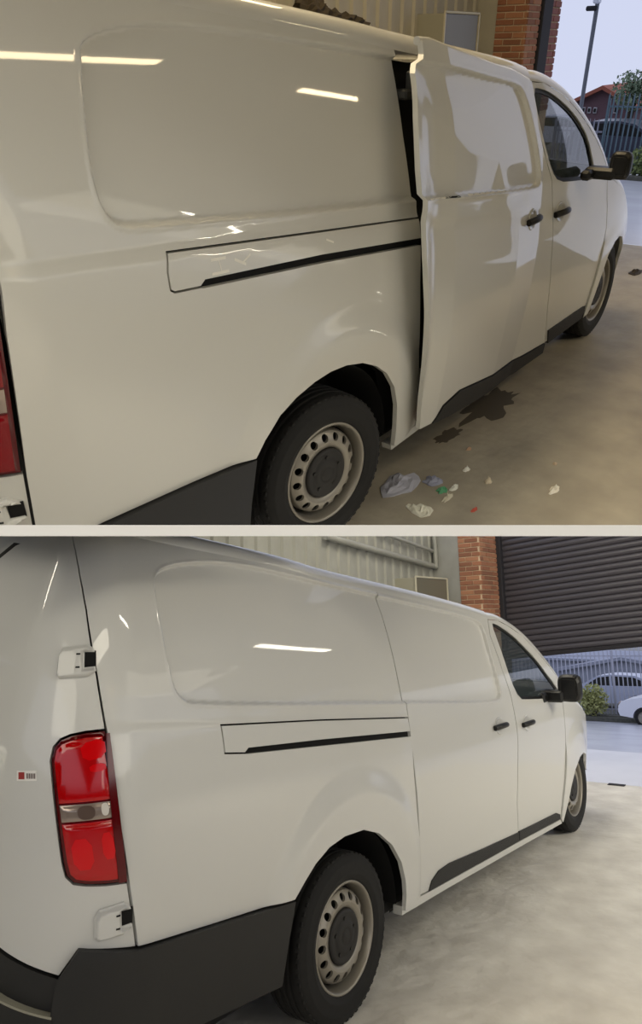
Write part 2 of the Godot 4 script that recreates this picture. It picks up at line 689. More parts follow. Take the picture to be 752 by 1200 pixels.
func recess(u: float, v: float, poly: PackedVector2Array, lo: Vector2, hi: Vector2) -> float:
	if u < lo.x or v < lo.y or u > hi.x or v > hi.y:
		return 0.0
	var d := seg_dist(Vector2(u, v), poly)
	return -0.022 * smooth(0.001, -0.013, d) + 0.002 * smooth(0.014, 0.004, d) * smooth(-0.004, 0.004, d)

func h_body(u: float, v: float) -> float:
	var h := 0.0
	# flare over the rear wheel
	var r := Vector2(u - 0.05, (v - 0.34) * 1.0).length()
	if r < 0.72:
		h += 0.022 * smooth(0.69, 0.56, r)
	# shoulder between the pressed panel and the track
	var vs: float = cfg.shoulder[0] + cfg.shoulder[1] * u
	h += cfg.shoulder[2] * smooth(vs + 0.024, vs - 0.024, v) * smooth(0.4, 0.75, v)
	h += recess(u, v, cfg.rec_rear, cfg.rec_rear_lo, cfg.rec_rear_hi)
	return h

func h_door(u: float, v: float) -> float:
	var h := recess(u, v, cfg.rec_door, cfg.rec_door_lo, cfg.rec_door_hi)
	# swage that rises towards the front
	h += 0.009 * smooth(1.07 + 0.03 * (u - 1.0), 0.87 + 0.03 * (u - 1.0), v) * smooth(0.35, 0.75, v)
	if cfg.damaged:
		h += 0.13 * clampf((1.85 - u) / 1.1, 0.0, 1.0)
		# the crumple: a bright facet left standing, the sheet round it sunk with sharp creases, a torn crease below
		var p := Vector2(u, v)
		var d1 := seg_dist(p, cfg.dent)
		var zone := smooth(1.20, 1.27, v + 0.105 * (u - 0.9)) * smooth(1.78, 1.70, v + 0.08 * (u - 0.6))
		if d1 > 0.0:
			h -= 0.12 * minf(d1, 0.2) * zone * smooth(1.66, 1.5, u) * smooth(0.40, 0.56, u)
		h += 0.018 * zone * smooth(0.62, 0.48, u)
		h -= 0.05 * clampf(1.5 - u, 0.0, 0.9) * smooth(1.28, 1.15, v + 0.105 * (u - 0.9)) * smooth(0.42, 0.6, u)
		var lv := 1.335 - 0.105 * (u - 0.43)
		var fade := smooth(0.44, 0.60, u) * smooth(1.4, 1.0, u)
		h += 0.007 * exp(-pow((v - lv) / 0.012, 2.0)) * fade
		h -= 0.014 * exp(-pow((v - lv + 0.09) / 0.07, 2.0)) * fade
	return h

func h_front(u: float, v: float) -> float:
	var h := 0.009 * smooth(1.07 + 0.03 * (u - 1.0), 0.87 + 0.03 * (u - 1.0), v) * smooth(0.35, 0.75, v)
	return h

func h_fender(u: float, v: float) -> float:
	var r := Vector2(u - 3.3, v - 0.3).length()
	return 0.012 * smooth(0.55, 0.42, r) + 0.009 * smooth(1.07 + 0.03 * (u - 1.0), 0.87 + 0.03 * (u - 1.0), v) * smooth(0.35, 0.75, v)

func const_h(x: float) -> Callable:
	return func(_u: float, _v: float) -> float: return x

func lower_cfg() -> Dictionary:
	var c := {"damaged": false, "bay": LOWER}
	c.edge = pv([-1.62, 2.06, -1.3, 2.02, -0.777, 1.97, -0.486, 1.945, -0.132, 1.91, 0.086, 1.87, 0.566, 1.82, 1.103, 1.765, 1.644, 1.699, 1.894, 1.662])
	c.pillar = pv([1.894, 1.662, 2.05, 1.655, 2.2, 1.618, 2.42, 1.54, 2.6, 1.44, 2.8, 1.31, 2.96, 1.20, 3.03, 1.12])
	c.nose = pv([3.03, 1.12, 3.3, 0.985, 3.55, 0.915, 3.78, 0.84, 3.83, 0.72, 3.89, 0.55, 3.92, 0.42, 3.89, 0.36])
	c.gap_rear = pv([-1.56, 2.042, -1.502, 1.986, -1.442, 1.929, -1.402, 1.871, -1.365, 1.797, -1.339, 1.725, -1.312, 1.614, -1.290, 1.519, -1.259, 1.348, -1.226, 1.107, -1.189, 0.888, -1.155, 0.697])
	c.clad_top = pv([-1.155, 0.697, -0.822, 0.656, -0.397, 0.607])
	c.arch = pv([-0.397, 0.607, -0.386, 0.616, -0.333, 0.658, -0.267, 0.704, -0.172, 0.743, -0.059, 0.759, 0.089, 0.751, 0.218, 0.706, 0.341, 0.623, 0.433, 0.523, 0.481, 0.426, 0.496, 0.358, 0.496, 0.28])
	c.gap_mid = pv([0.566, 1.82, 0.577, 1.701, 0.581, 1.545, 0.583, 1.372, 0.590, 1.243, 0.592, 1.16, 0.594, 1.117, 0.598, 1.013, 0.602, 0.888, 0.611, 0.824, 0.629, 0.677, 0.656, 0.506, 0.667, 0.296])
	c.door_rear = c.gap_mid
	c.door_bot = pv([0.667, 0.296, 0.769, 0.289, 1.017, 0.276, 1.476, 0.251, 2.051, 0.222])
	c.gap_door = pv([1.894, 1.662, 1.85, 1.553, 1.91, 1.327, 1.98, 1.156, 2.00, 1.03, 2.005, 0.856, 1.985, 0.697, 1.99, 0.482, 2.051, 0.222])
	c.front_bot = pv([2.051, 0.222, 2.420, 0.198, 2.907, 0.169])
	c.front_gap = pv([2.907, 0.169, 2.97, 0.45, 2.985, 0.8, 2.975, 1.0, 2.99, 1.165])
	c.window = pv([1.929, 1.633, 2.001, 1.630, 2.125, 1.592, 2.277, 1.529, 2.424, 1.446, 2.588, 1.352, 2.714, 1.258, 2.841, 1.173, 2.935, 1.11, 2.95, 1.07, 2.643, 1.075, 2.301, 1.103, 2.120, 1.120, 2.016, 1.255, 1.958, 1.473])
	c.rec_rear = pv([-0.969, 1.816, -0.950, 1.858, -0.902, 1.886, -0.794, 1.910, -0.575, 1.925, -0.313, 1.907, 0.083, 1.858, 0.60, 1.801, 0.90, 1.772, 0.95, 1.6, 0.95, 1.372, 0.90, 1.216, 0.6, 1.247, -0.137, 1.315, -0.883, 1.390, -0.929, 1.408, -0.959, 1.442, -0.972, 1.501, -0.978, 1.618, -0.974, 1.785])
	c.rec_door = pv([0.2, 1.78, 0.25, 1.829, 0.52, 1.805, 1.089, 1.745, 1.527, 1.692, 1.74, 1.655, 1.790, 1.61, 1.785, 1.450, 1.822, 1.242, 1.825, 1.172, 1.749, 1.140, 1.112, 1.198, 0.52, 1.255, 0.25, 1.284, 0.2, 1.35])
	c.rail_top = pv([-0.764, 1.305, -0.152, 1.251, 0.582, 1.177])
	c.rail_left = pv([-0.764, 1.305, -0.758, 1.208, -0.643, 1.1915])
	c.slot_bot = pv([-0.643, 1.1905, -0.171, 1.152, 0.590, 1.088])
	c.slot_top = pv([-0.631, 1.206, -0.167, 1.172, 0.591, 1.108])
	c.shoulder = [1.240, -0.095, 0.005]
	c.handles = [Vector2(1.721, 0.996), Vector2(2.188, 0.958)]
	c.lamp = pv([-1.259, 1.348, -1.326, 1.346, -1.375, 1.339, -1.407, 1.328, -1.428, 1.306, -1.434, 1.267, -1.413, 1.148, -1.397, 1.056, -1.383, 0.976, -1.372, 0.937, -1.350, 0.915, -1.310, 0.906, -1.256, 0.899, -1.192, 0.894, -1.210, 1.022, -1.229, 1.155, -1.247, 1.265])
	c.lamp_stop = 13
	c.lamp_clear = [1.142, 1.09]
	c.rear_low = pv([-2.3, 0.80, -1.9, 0.77, -1.586, 0.728, -1.484, 0.692, -1.387, 0.66, -1.332, 0.73, -1.155, 0.697])
	c.hinges = [[-1.44, -1.292, 1.51, 1.617], [-1.29, -1.175, 0.745, 0.842]]
	c.cladding = pv([-1.332, 0.735, -1.154, 0.694, -0.822, 0.656, -0.396, 0.603, -0.43, 0.47, -0.456, 0.319, -0.94, 0.375, -1.42, 0.34, -1.41, 0.53, -1.387, 0.66])
	c.sill = pv([0.496, 0.302, 0.667, 0.292, 1.017, 0.273, 1.476, 0.248, 2.051, 0.219, 2.907, 0.166, 2.95, 0.13, 2.05, 0.182, 1.017, 0.238, 0.50, 0.26])
	c.door_clad = pv([0.772, 0.291, 0.801, 0.334, 0.875, 0.364, 1.006, 0.368, 1.465, 0.327, 2.034, 0.284, 2.045, 0.225, 1.476, 0.254, 1.017, 0.279])
	c.front_clad = pv([2.038, 0.288, 2.408, 0.264, 2.795, 0.240, 2.878, 0.213, 2.90, 0.174, 2.42, 0.203, 2.055, 0.225])
	c.farch = pv([2.956, 0.133, 3.06, 0.27, 3.129, 0.375, 3.222, 0.474, 3.369, 0.545, 3.52, 0.555, 3.66, 0.52, 3.80, 0.43, 3.85, 0.36])
	c.mirror = [Vector3(2.72, 1.15, 0.155), Vector3(0.14, 0.20, 0.17)]
	c.toe = 0.0
	c.clad_off = 0.02
	return c

func upper_cfg() -> Dictionary:
	var c := {"damaged": true, "bay": UPPER}
	c.edge = pv([-1.3, 1.97, -0.9, 1.94, -0.597, 1.924, -0.308, 1.897, -0.077, 1.872, 0.127, 1.852, 0.427, 1.821, 0.586, 1.80, 1.083, 1.75, 1.582, 1.697, 1.733, 1.668])
	c.pillar = pv([1.733, 1.668, 1.9, 1.658, 2.13, 1.60, 2.28, 1.54, 2.45, 1.455, 2.61, 1.36, 2.76, 1.255, 2.9, 1.13])
	c.nose = pv([2.9, 1.13, 3.1, 1.06, 3.29, 0.985, 3.53, 0.82, 3.77, 0.64, 3.82, 0.56, 3.815, 0.47, 3.76, 0.35])
	c.gap_rear = pv([-1.15, 1.955, -1.19, 1.6, -1.215, 1.346, -1.23, 1.259, -1.244, 1.129, -1.267, 0.905, -1.281, 0.70])
	c.clad_top = pv([-1.281, 0.70, -1.105, 0.687, -0.742, 0.652, -0.462, 0.618])
	c.arch = pv([-0.462, 0.618, -0.417, 0.673, -0.338, 0.738, -0.248, 0.773, -0.145, 0.795, -0.047, 0.803, 0.050, 0.796, 0.160, 0.771, 0.260, 0.727, 0.350, 0.665, 0.428, 0.576, 0.478, 0.470, 0.501, 0.359, 0.515, 0.243])
	c.gap_mid = pv([0.586, 1.80, 0.586, 1.717, 0.581, 1.524, 0.594, 1.330, 0.597, 1.236, 0.606, 1.154, 0.607, 1.136, 0.609, 0.985, 0.650, 0.676, 0.742, 0.262])
	c.door_rear = pv([0.571, 1.832, 0.562, 1.79, 0.511, 1.733, 0.465, 1.592, 0.432, 1.432, 0.431, 1.333, 0.443, 1.136, 0.496, 0.858, 0.549, 0.637, 0.589, 0.439, 0.617, 0.310])
	c.door_bot = pv([0.617, 0.310, 0.720, 0.302, 0.812, 0.364, 0.998, 0.375, 1.468, 0.29, 1.994, 0.23, 2.36, 0.205])
	c.door_top = pv([0.571, 1.832, 0.645, 1.83, 0.885, 1.792, 1.201, 1.748, 1.499, 1.713, 1.72, 1.672])
	c.gap_door = pv([1.733, 1.668, 1.79, 1.465, 1.91, 1.29, 1.975, 1.21, 2.022, 1.041, 2.100, 0.754, 2.224, 0.475, 2.37, 0.205])
	c.front_bot = pv([2.37, 0.205, 2.7, 0.20, 3.02, 0.195])
	c.front_gap = pv([3.02, 0.195, 3.03, 0.45, 3.0, 0.8, 2.9, 1.0, 2.86, 1.165])
	c.window = pv([1.766, 1.638, 1.867, 1.632, 1.995, 1.607, 2.145, 1.557, 2.286, 1.498, 2.409, 1.427, 2.490, 1.368, 2.58, 1.25, 2.66, 1.142, 2.336, 1.165, 2.075, 1.190, 1.970, 1.253, 1.870, 1.389, 1.799, 1.523])
	c.rec_rear = pv([-0.802, 1.800, -0.799, 1.817, -0.771, 1.838, -0.712, 1.856, -0.627, 1.867, -0.510, 1.872, -0.357, 1.866, -0.115, 1.848, 0.151, 1.824, 0.64, 1.775, 0.90, 1.748, 0.95, 1.6, 0.95, 1.4, 0.90, 1.277, 0.64, 1.298, -0.018, 1.348, -0.676, 1.411, -0.805, 1.424, -0.854, 1.441, -0.879, 1.479, -0.883, 1.537, -0.865, 1.627, -0.828, 1.740])
	c.rec_door = pv([0.2, 1.75, 0.25, 1.803, 0.53, 1.773, 0.737, 1.750, 1.178, 1.699, 1.475, 1.670, 1.60, 1.64, 1.70, 1.491, 1.82, 1.272, 1.81, 1.204, 1.710, 1.205, 1.305, 1.241, 0.814, 1.296, 0.45, 1.334, 0.2, 1.36, 0.15, 1.45])
	c.dent = pv([0.594, 1.630, 0.685, 1.614, 0.932, 1.603, 1.131, 1.620, 1.200, 1.632, 1.309, 1.653, 1.484, 1.66, 1.62, 1.55, 1.76, 1.3, 1.70, 1.22, 1.316, 1.254, 1.236, 1.375, 0.876, 1.451, 0.693, 1.549])
	c.rail_top = pv([-0.715, 1.348, -0.031, 1.289, 0.597, 1.236])
	c.rail_left = pv([-0.715, 1.348, -0.730, 1.30, -0.732, 1.255, -0.720, 1.246, -0.612, 1.238])
	c.slot_bot = pv([-0.612, 1.236, -0.047, 1.195, 0.606, 1.136])
	c.slot_top = pv([-0.599, 1.252, -0.045, 1.216, 0.606, 1.157])
	c.shoulder = [1.290, -0.0854, 0.009]
	c.handles = [Vector2(1.703, 1.062), Vector2(2.128, 1.034)]
	c.lamp = pv([-1.223, 1.33, -1.5, 1.34, -1.56, 1.32, -1.58, 0.96, -1.5, 0.917, -1.271, 0.912, -1.248, 1.129, -1.234, 1.259])
	c.lamp_stop = 5
	c.lamp_clear = [1.14, 1.08]
	c.rear_low = pv([-2.3, 0.70, -1.285, 0.70])
	c.hinges = [[-1.42, -1.287, 0.765, 0.852]]
	c.cladding = pv([-1.281, 0.70, -1.105, 0.687, -0.742, 0.652, -0.462, 0.616, -0.49, 0.45, -0.5, 0.3, -0.94, 0.35, -1.3, 0.4])
	c.sill = pv([0.515, 0.247, 0.742, 0.264, 0.80, 0.262, 0.80, 0.225, 0.53, 0.215])
	c.door_clad = pv([0.72, 0.305, 0.812, 0.362, 0.998, 0.373, 1.468, 0.288, 1.994, 0.228, 2.36, 0.205, 2.37, 0.135, 1.932, 0.14, 1.313, 0.206, 0.9, 0.27])
	c.front_clad = pv([2.347, 0.295, 2.7, 0.297, 2.969, 0.297, 3.02, 0.255, 3.03, 0.20, 2.411, 0.19])
	c.farch = pv([3.12, 0.21, 3.152, 0.406, 3.175, 0.601, 3.26, 0.672, 3.36, 0.69, 3.469, 0.665, 3.62, 0.59, 3.72, 0.5, 3.75, 0.40])
	c.mirror = [Vector3(2.46, 1.245, 0.185), Vector3(0.12, 0.145, 0.115)]
	c.toe = -0.15
	c.clad_off = 0.02
	return c

func bounds_of(c: Dictionary, key: String) -> void:
	c[key] = chaikin(c[key], 2)
	var lo: Vector2 = c[key][0]
	var hi := lo
	for p: Vector2 in c[key]:
		lo = lo.min(p)
		hi = hi.max(p)
	c[key + "_lo"] = lo - Vector2(0.04, 0.04)
	c[key + "_hi"] = hi + Vector2(0.04, 0.04)

func panel(called: String, outline: PackedVector2Array, cell: float, hf: Callable, mt: Material, parent: Node3D, gap := -0.004, thick := 0.022) -> MeshInstance3D:
	var m := MB.new()
	patch(m, shrink(outline, gap) if gap != 0.0 else outline, cell, hf, thick)
	return put(m, called, mt, parent)

func keyhole(outer: PackedVector2Array, hole: PackedVector2Array) -> PackedVector2Array:
	# outer runs one way, hole the other; joined by a seam of no visible width at the nearest pair of points
	if Geometry2D.is_polygon_clockwise(outer):
		outer = rev(outer)
	if not Geometry2D.is_polygon_clockwise(hole):
		hole = rev(hole)
	var bi := 0
	var bj := 0
	var bd := 1e9
	for i in outer.size():
		for j in hole.size():
			var d := outer[i].distance_to(hole[j])
			if d < bd:
				bd = d
				bi = i
				bj = j
	var o := PackedVector2Array()
	for k in outer.size() + 1:
		o.append(outer[(bi + k) % outer.size()])
	var along := (outer[(bi + 1) % outer.size()] - outer[bi]).normalized() * 0.0003
	o[o.size() - 1] = o[o.size() - 1] - along
	for k in hole.size() + 1:
		o.append(hole[(bj + k) % hole.size()])
	o[o.size() - 1] = o[o.size() - 1] + along
	return o

# ------------------------------------------------------------------ the van
func van(c: Dictionary) -> void:
	for key in ["rec_rear", "rec_door"]:
		bounds_of(c, key)
	cfg = c
	var paint: Material = M["paint%d" % c.bay]
	var root: Node3D
	if c.damaged:
		root = thing("panel_van", "white panel van whose dented sliding door hangs out of its track", "van")
	else:
		root = thing("panel_van", "white panel van with its undamaged sliding door shut flush", "van")
	# rear quarter, with a notch for the track cover
	var q := joined([grow_line(edge_between(c.edge, c.gap_rear[0].x, c.gap_mid[0].x), 0.008), c.gap_mid_a if c.has("gap_mid_a") else clip_v(c.gap_mid, c.rail_top[-1].y, 9.0), rev(c.rail_top), c.rail_left, c.slot_bot, clip_v(c.gap_mid, 0.0, c.slot_bot[-1].y), rev(c.arch), rev(c.clad_top), rev(c.gap_rear)])
	panel("rear_quarter", q, 0.0075, h_body, paint, root)
	# track cover and the dark slot below it
	var rail := joined([c.rail_top, rev(c.slot_top), [Vector2(c.slot_bot[0].x - 0.006, c.slot_bot[0].y + 0.004)], rev(c.rail_left)])
	panel("track_cover", rail, 0.02, h_body, paint, root, -0.0025)
	var slot := joined([grow_line(c.slot_top, 0.02), rev(grow_line(c.slot_bot, -0.012))])
	panel("track_slot", slot, 0.04, const_h(-0.012), M.black, root, 0.0, 0.0)
	# roof, windscreen, bonnet and nose: swept across from the side's upper rim
	sweep_across("roof", c.edge, 0.065, paint, root)
	screen(c.pillar, root, paint)
	sweep_across("bonnet", c.nose, 0.05, paint, root)
	# sliding door
	var door_top: PackedVector2Array = c.door_top if c.has("door_top") else grow_line(edge_between(c.edge, c.gap_mid[0].x, c.gap_door[0].x), 0.008)
	var door := joined([door_top, c.gap_door, rev(c.door_bot), rev(c.door_rear)])
	var sd := Node3D.new()
	sd.name = "sliding_door"
	root.add_child(sd, true)
	panel("door_skin", door, 0.0075, h_door, paint, sd, -0.004, 0.022)
	panel("door_cladding", c.door_clad, 0.025, func(u: float, v: float) -> float: return h_door(u, v) + 0.008, M.plastic, sd, -0.001, 0.03)
	if c.damaged:
		# the bent rail over the door, lifted clear of the roof
		var m := MB.new()
		var pts := []
		for p: Vector2 in c.door_top:
			pts.append(side(p.x, p.y, h_door(p.x, p.y)) + Vector3(0, -0.004, -0.02))
		tube(m, pts, 0.014, 10)
		put(m, "door_top_rail", paint, sd)
	if c.damaged:
		# scuffs: pale scratches on the track cover, a torn edge along the door's crease
		var chalk := plain(Color(0.93, 0.92, 0.88), 0.8)
		for sc in [[-0.565, 1.300, -0.505, 1.296, 0.004], [-0.535, 1.298, -0.530, 1.262, 0.003], [-0.57, 1.262, -0.50, 1.258, 0.004], [-0.47, 1.284, -0.425, 1.262, 0.004], [-0.40, 1.285, -0.44, 1.268, 0.003], [-0.02, 1.262, 0.02, 1.246, 0.003]]:
			panel("scratch", pv([sc[0], sc[1] - sc[4], sc[2], sc[3] - sc[4], sc[2] + 0.002, sc[3] + sc[4], sc[0] + 0.002, sc[1] + sc[4]]), 0.03, func(u: float, v: float) -> float: return h_body(u, v) + 0.0006, chalk, root, 0.0, 0.0006)
		for sc in [[0.47, 1.331, 0.66, 1.311, 0.003], [0.84, 1.296, 1.28, 1.250, 0.003]]:
			panel("scratch", pv([sc[0], sc[1] - sc[4], sc[2], sc[3] - sc[4], sc[2], sc[3] + sc[4], sc[0], sc[1] + sc[4]]), 0.03, func(u: float, v: float) -> float: return h_door(u, v) + 0.0008, chalk, sd, 0.0, 0.0008)
		panel("tear", pv([0.63, 1.312, 0.75, 1.300, 0.76, 1.305, 0.64, 1.317]), 0.03, func(u: float, v: float) -> float: return h_door(u, v) + 0.001, M.black, sd, 0.0, 0.001)
	handle(c.handles[0], sd, h_door, paint)
	# front door
	var fd := Node3D.new()
	fd.name = "front_door"
	root.add_child(fd, true)
	var win := chaikin(c.window, 1)
	var outer := joined([rev(c.gap_door), c.pillar, rev(c.front_gap), rev(c.front_bot)])
	var skin := keyhole(shrink(outer, -0.004), win)
	var m2 := MB.new()
	patch(m2, skin, 0.022, h_front, 0.022)
	put(m2, "door_skin", paint, fd)
	var sealed := shrink(win, -0.018)
	var m3 := MB.new()
	patch(m3, keyhole(shrink(win, 0.004), sealed), 0.03, const_h(-0.008), 0.012)
	put(m3, "window_seal", M.gloss_black, fd)
	panel("door_window", shrink(win, -0.012), 0.05, const_h(-0.014), M.glass, fd, 0.0, 0.0)
	panel("door_cladding", c.front_clad, 0.025, func(u: float, v: float) -> float: return h_front(u, v) + 0.008, M.plastic, fd, -0.001, 0.03)
	handle(c.handles[1], fd, h_front, paint)
	wing_mirror(c.mirror, fd, c)
	# wing
	var fender := joined([c.front_gap, c.nose, rev(c.farch)])
	panel("front_wing", fender, 0.022, h_fender, paint, root)
	# sill
	panel("sill", c.sill, 0.03, const_h(0.004), paint, root, 0.0, 0.05)
	# rear cladding, bumper, rear door, lamp
	panel("rear_cladding", c.cladding, 0.03, func(u: float, v: float) -> float: return c.clad_off + 0.008 * smooth(0.66, 0.60, v + 0.08 * u), M.plastic, root, 0.0, 0.06)
	rear_end(c, root, paint)
	# wheels and their housings
	wheel(root, Vector3(0, 0.335, -0.02), c.toe)
	wheel(root, Vector3(3.275, 0.335, -0.045), 0.0)
	wheel(root, Vector3(0, 0.335, -1.90), PI)
	wheel(root, Vector3(3.275, 0.335, -1.875), PI)
	for wh in [[0.02, 0.445, -0.05], [3.29, 0.42, -0.15]]:
		var ml := MB.new()
		var off := Vector3(wh[0], 0.33, 0)
		lathe(ml, [Vector2(wh[1], wh[2]), Vector2(wh[1], -0.34), Vector2(0.02, -0.35)], 32, true, -0.02, PI + 0.10)
		var m5 := MB.new()
		for i in ml.v.size():
			m5.v.append(ml.v[i] + off)
			m5.n.append(ml.n[i])
		put(m5, "wheel_housing", M.black, root)
	inside(c, root, paint)

func edge_between(e: PackedVector2Array, x0: float, x1: float) -> PackedVector2Array:
	var o := PackedVector2Array()
	o.append(Vector2(x0, edge_at(e, x0)))
	for p in e:
		if p.x > x0 + 0.01 and p.x < x1 - 0.01:
			o.append(p)
	o.append(Vector2(x1, edge_at(e, x1)))
	return o

func edge_at(e: PackedVector2Array, x: float) -> float:
	for i in e.size() - 1:
		if x <= e[i + 1].x:
			return lerpf(e[i].y, e[i + 1].y, clampf((x - e[i].x) / (e[i + 1].x - e[i].x), -0.5, 1.0))
	return e[-1].y

func clip_v(line: PackedVector2Array, lo: float, hi: float) -> PackedVector2Array:
	var o := PackedVector2Array()
	for i in line.size():
		var p := line[i]
		if i > 0:
			var a := line[i - 1]
			for lim in [hi, lo]:
				if (a.y > lim) != (p.y > lim):
					o.append(a.lerp(p, (lim - a.y) / (p.y - a.y)))
		if p.y <= hi and p.y >= lo:
			o.append(p)
	return o

func grow_line(line: PackedVector2Array, dv: float) -> PackedVector2Array:
	var o := PackedVector2Array()
	for p in line:
		o.append(p + Vector2(0, dv))
	return o

func across(m: MB, rim: PackedVector2Array, r: float, f0: float, f1: float) -> void:
	# from f0 to f1 of the way over: 0..1 the near roll, 1..2 the flat, 2..3 the far roll
	var pts := []
	for i in rim.size():
		var p := side(rim[i].x, rim[i].y, 0.0)
		var a := side(rim[maxi(i - 1, 0)].x, rim[maxi(i - 1, 0)].y, 0.0)
		var b := side(rim[mini(i + 1, rim.size() - 1)].x, rim[mini(i + 1, rim.size() - 1)].y, 0.0)
		var d := b - a
		var n := Vector3(-d.y, d.x, 0).normalized()
		pts.append([p, n])
	var prof := []
	for k in 9:
		prof.append(0.125 * k)
	for k in range(1, 7):
		prof.append(1.0 + k / 6.0)
	for k in range(1, 9):
		prof.append(2.0 + 0.125 * k)
	var grid := []
	for f: float in prof:
		if f < f0 - 1e-4 or f > f1 + 1e-4:
			continue
		var row := []
		for q in pts:
			var p: Vector3 = q[0]
			var n: Vector3 = q[1]
			var far := mir(p)
			var o: Vector3
			var nn: Vector3
			if f <= 1.0:
				var t := f * PI / 2.0
				o = p + n * r * sin(t) - Vector3(0, 0, r * (1.0 - cos(t)))
				nn = n * sin(t) + Vector3(0, 0, cos(t))
			elif f <= 2.0:
				o = (p + n * r - Vector3(0, 0, r)).lerp(far + n * r + Vector3(0, 0, r), f - 1.0) + n * 0.03 * sin((f - 1.0) * PI)
				nn = n
			else:
				var t := (3.0 - f) * PI / 2.0
				o = far + n * r * sin(t) + Vector3(0, 0, r * (1.0 - cos(t)))
				nn = n * sin(t) - Vector3(0, 0, cos(t))
			row.append([o, nn])
		grid.append(row)
	for i in grid.size() - 1:
		for j in pts.size() - 1:
			var a: Array = grid[i][j]
			var b: Array = grid[i][j + 1]
			var cc: Array = grid[i + 1][j + 1]
			var d: Array = grid[i + 1][j]
			m.squad(a[0], b[0], cc[0], d[0], a[1], b[1], cc[1], d[1])

func sweep_across(called: String, rim: PackedVector2Array, r: float, mt: Material, parent: Node3D) -> void:
	var m := MB.new()
	var fine := chaikin(rim, 2, false)
	var keep := PackedVector2Array()
	for p in fine:
		if p.x > XA - 0.01:
			keep.append(p)
	across(m, keep, r, 0.0, 3.0)
	put(m, called, mt, parent)

func screen(rim: PackedVector2Array, parent: Node3D, paint: Material) -> void:
	var fine := chaikin(rim, 2, false)
	var m := MB.new()
	across(m, fine, 0.05, 0.0, 1.0)
	put(m, "windscreen_pillar", paint, parent)
	m = MB.new()
	across(m, fine, 0.05, 2.0, 3.0)
	put(m, "windscreen_pillar", paint, parent)
	m = MB.new()
	# the glass begins where the roof's front rail ends
	var glass := PackedVector2Array()
	var roof := PackedVector2Array()
	for p in fine:
		if p.x < rim[2].x + 0.02:
			roof.append(p)
		if p.x > rim[2].x - 0.03:
			glass.append(p)
	across(m, glass, 0.05, 1.0, 2.0)
	put(m, "windscreen", M.glass, parent)
	m = MB.new()
	across(m, roof, 0.05, 1.0, 2.0)
	put(m, "roof_front_rail", paint, parent)

func handle(at: Vector2, parent: Node3D, hf: Callable, paint: Material) -> void:
	var sn := side_n(at.x, at.y, hf)
	var p: Vector3 = sn[0]
	var n: Vector3 = sn[1]
	var x := Vector3(1, 0, 0)
	x = (x - n * x.dot(n)).normalized()
	var b := Basis(x, n.cross(x), n)
	var root := Node3D.new()
	root.name = pname(parent, "door_handle")
	parent.add_child(root, true)
	# cup behind the grip: a shallow ring standing off the skin
	var m := MB.new()
	var k := 28
	for i in k:
		var t0 := TAU * i / k
		var t1 := TAU * (i + 1) / k
		var ring := []
		for q in [[0.062, 0.001], [0.058, 0.006], [0.05, 0.004], [0.04, 0.001]]:
			var a := Vector3(cos(t0) * q[0] * 1.05, sin(t0) * q[0] * 0.85, q[1])
			var c2 := Vector3(cos(t1) * q[0] * 1.05, sin(t1) * q[0] * 0.85, q[1])
			ring.append([a, c2])
		for s in 3:
			m.quad(p + b * ring[s][0], p + b * ring[s][1], p + b * ring[s + 1][1], p + b * ring[s + 1][0], b * Vector3(0, 0, 1))
	put(m, "handle_cup", paint, root)
	m = MB.new()
	var pts := []
	for i in 9:
		var f := i / 8.0
		pts.append(p + b * Vector3(lerpf(-0.095, 0.095, f), -0.004 + 0.006 * sin(f * PI), 0.012 + 0.022 * sin(f * PI)))
	tube(m, pts, 0.0165, 10)
	put(m, "handle_grip", M.gloss_black, root)

func wing_mirror(spec: Array, parent: Node3D, c: Dictionary) -> void:
	var root := Node3D.new()
	root.name = "wing_mirror"
	parent.add_child(root, true)
	var ctr: Vector3 = spec[0]
	var s: Vector3 = spec[1]
	var m := MB.new()
	# rounded housing: superellipse slices along x
	var rows := []
	var nx := 8
	for i in nx + 1:
		var f := float(i) / nx
		var k: float = [0.80, 0.95, 1.0, 1.0, 0.98, 0.92, 0.82, 0.62, 0.25][i]
		var row := []
		for j in 24:
			var t := TAU * j / 24
			var cx := signf(cos(t)) * pow(absf(cos(t)), 0.55)
			var cy := signf(sin(t)) * pow(absf(sin(t)), 0.55)
			row.append(ctr + Vector3((f - 0.4) * s.x, cy * s.y * 0.5 * k, cx * s.z * 0.5 * k))
		rows.append(row)
	for i in nx:
		for j in 24:
			var q := (j + 1) % 24
			var mid: Vector3 = (rows[i][j] + rows[i][q] + rows[i + 1][q] + rows[i + 1][j]) / 4.0
			m.quad(rows[i][j], rows[i][q], rows[i + 1][q], rows[i + 1][j], mid - ctr)
	for j in 24:
		m.flat(ctr + Vector3(-0.4 * s.x + 0.006, 0, 0), rows[0][j], rows[0][(j + 1) % 24], Vector3(-1, 0, 0))
	put(m, "mirror_housing", M.gloss_black, root)
	m = MB.new()
	box(m, ctr + Vector3(-0.01, -s.y * 0.30, -s.z * 0.5 - 0.04), Vector3(s.x * 0.9, s.y * 0.42, 0.17), 0.015)
	box(m, ctr + Vector3(-0.03, -s.y * 0.34, -s.z * 0.5 - 0.09), Vector3(s.x * 1.8, s.y * 0.36, 0.06), 0.015)
	put(m, "mirror_arm", M.gloss_black, root)
	m = MB.new()
	box(m, ctr + Vector3(-0.4 * s.x + 0.004, 0, 0), Vector3(0.006, s.y * 0.62, s.z * 0.62), 0.002)
	put(m, "mirror_glass", plain(Color(0.02, 0.02, 0.022), 0.25), root)

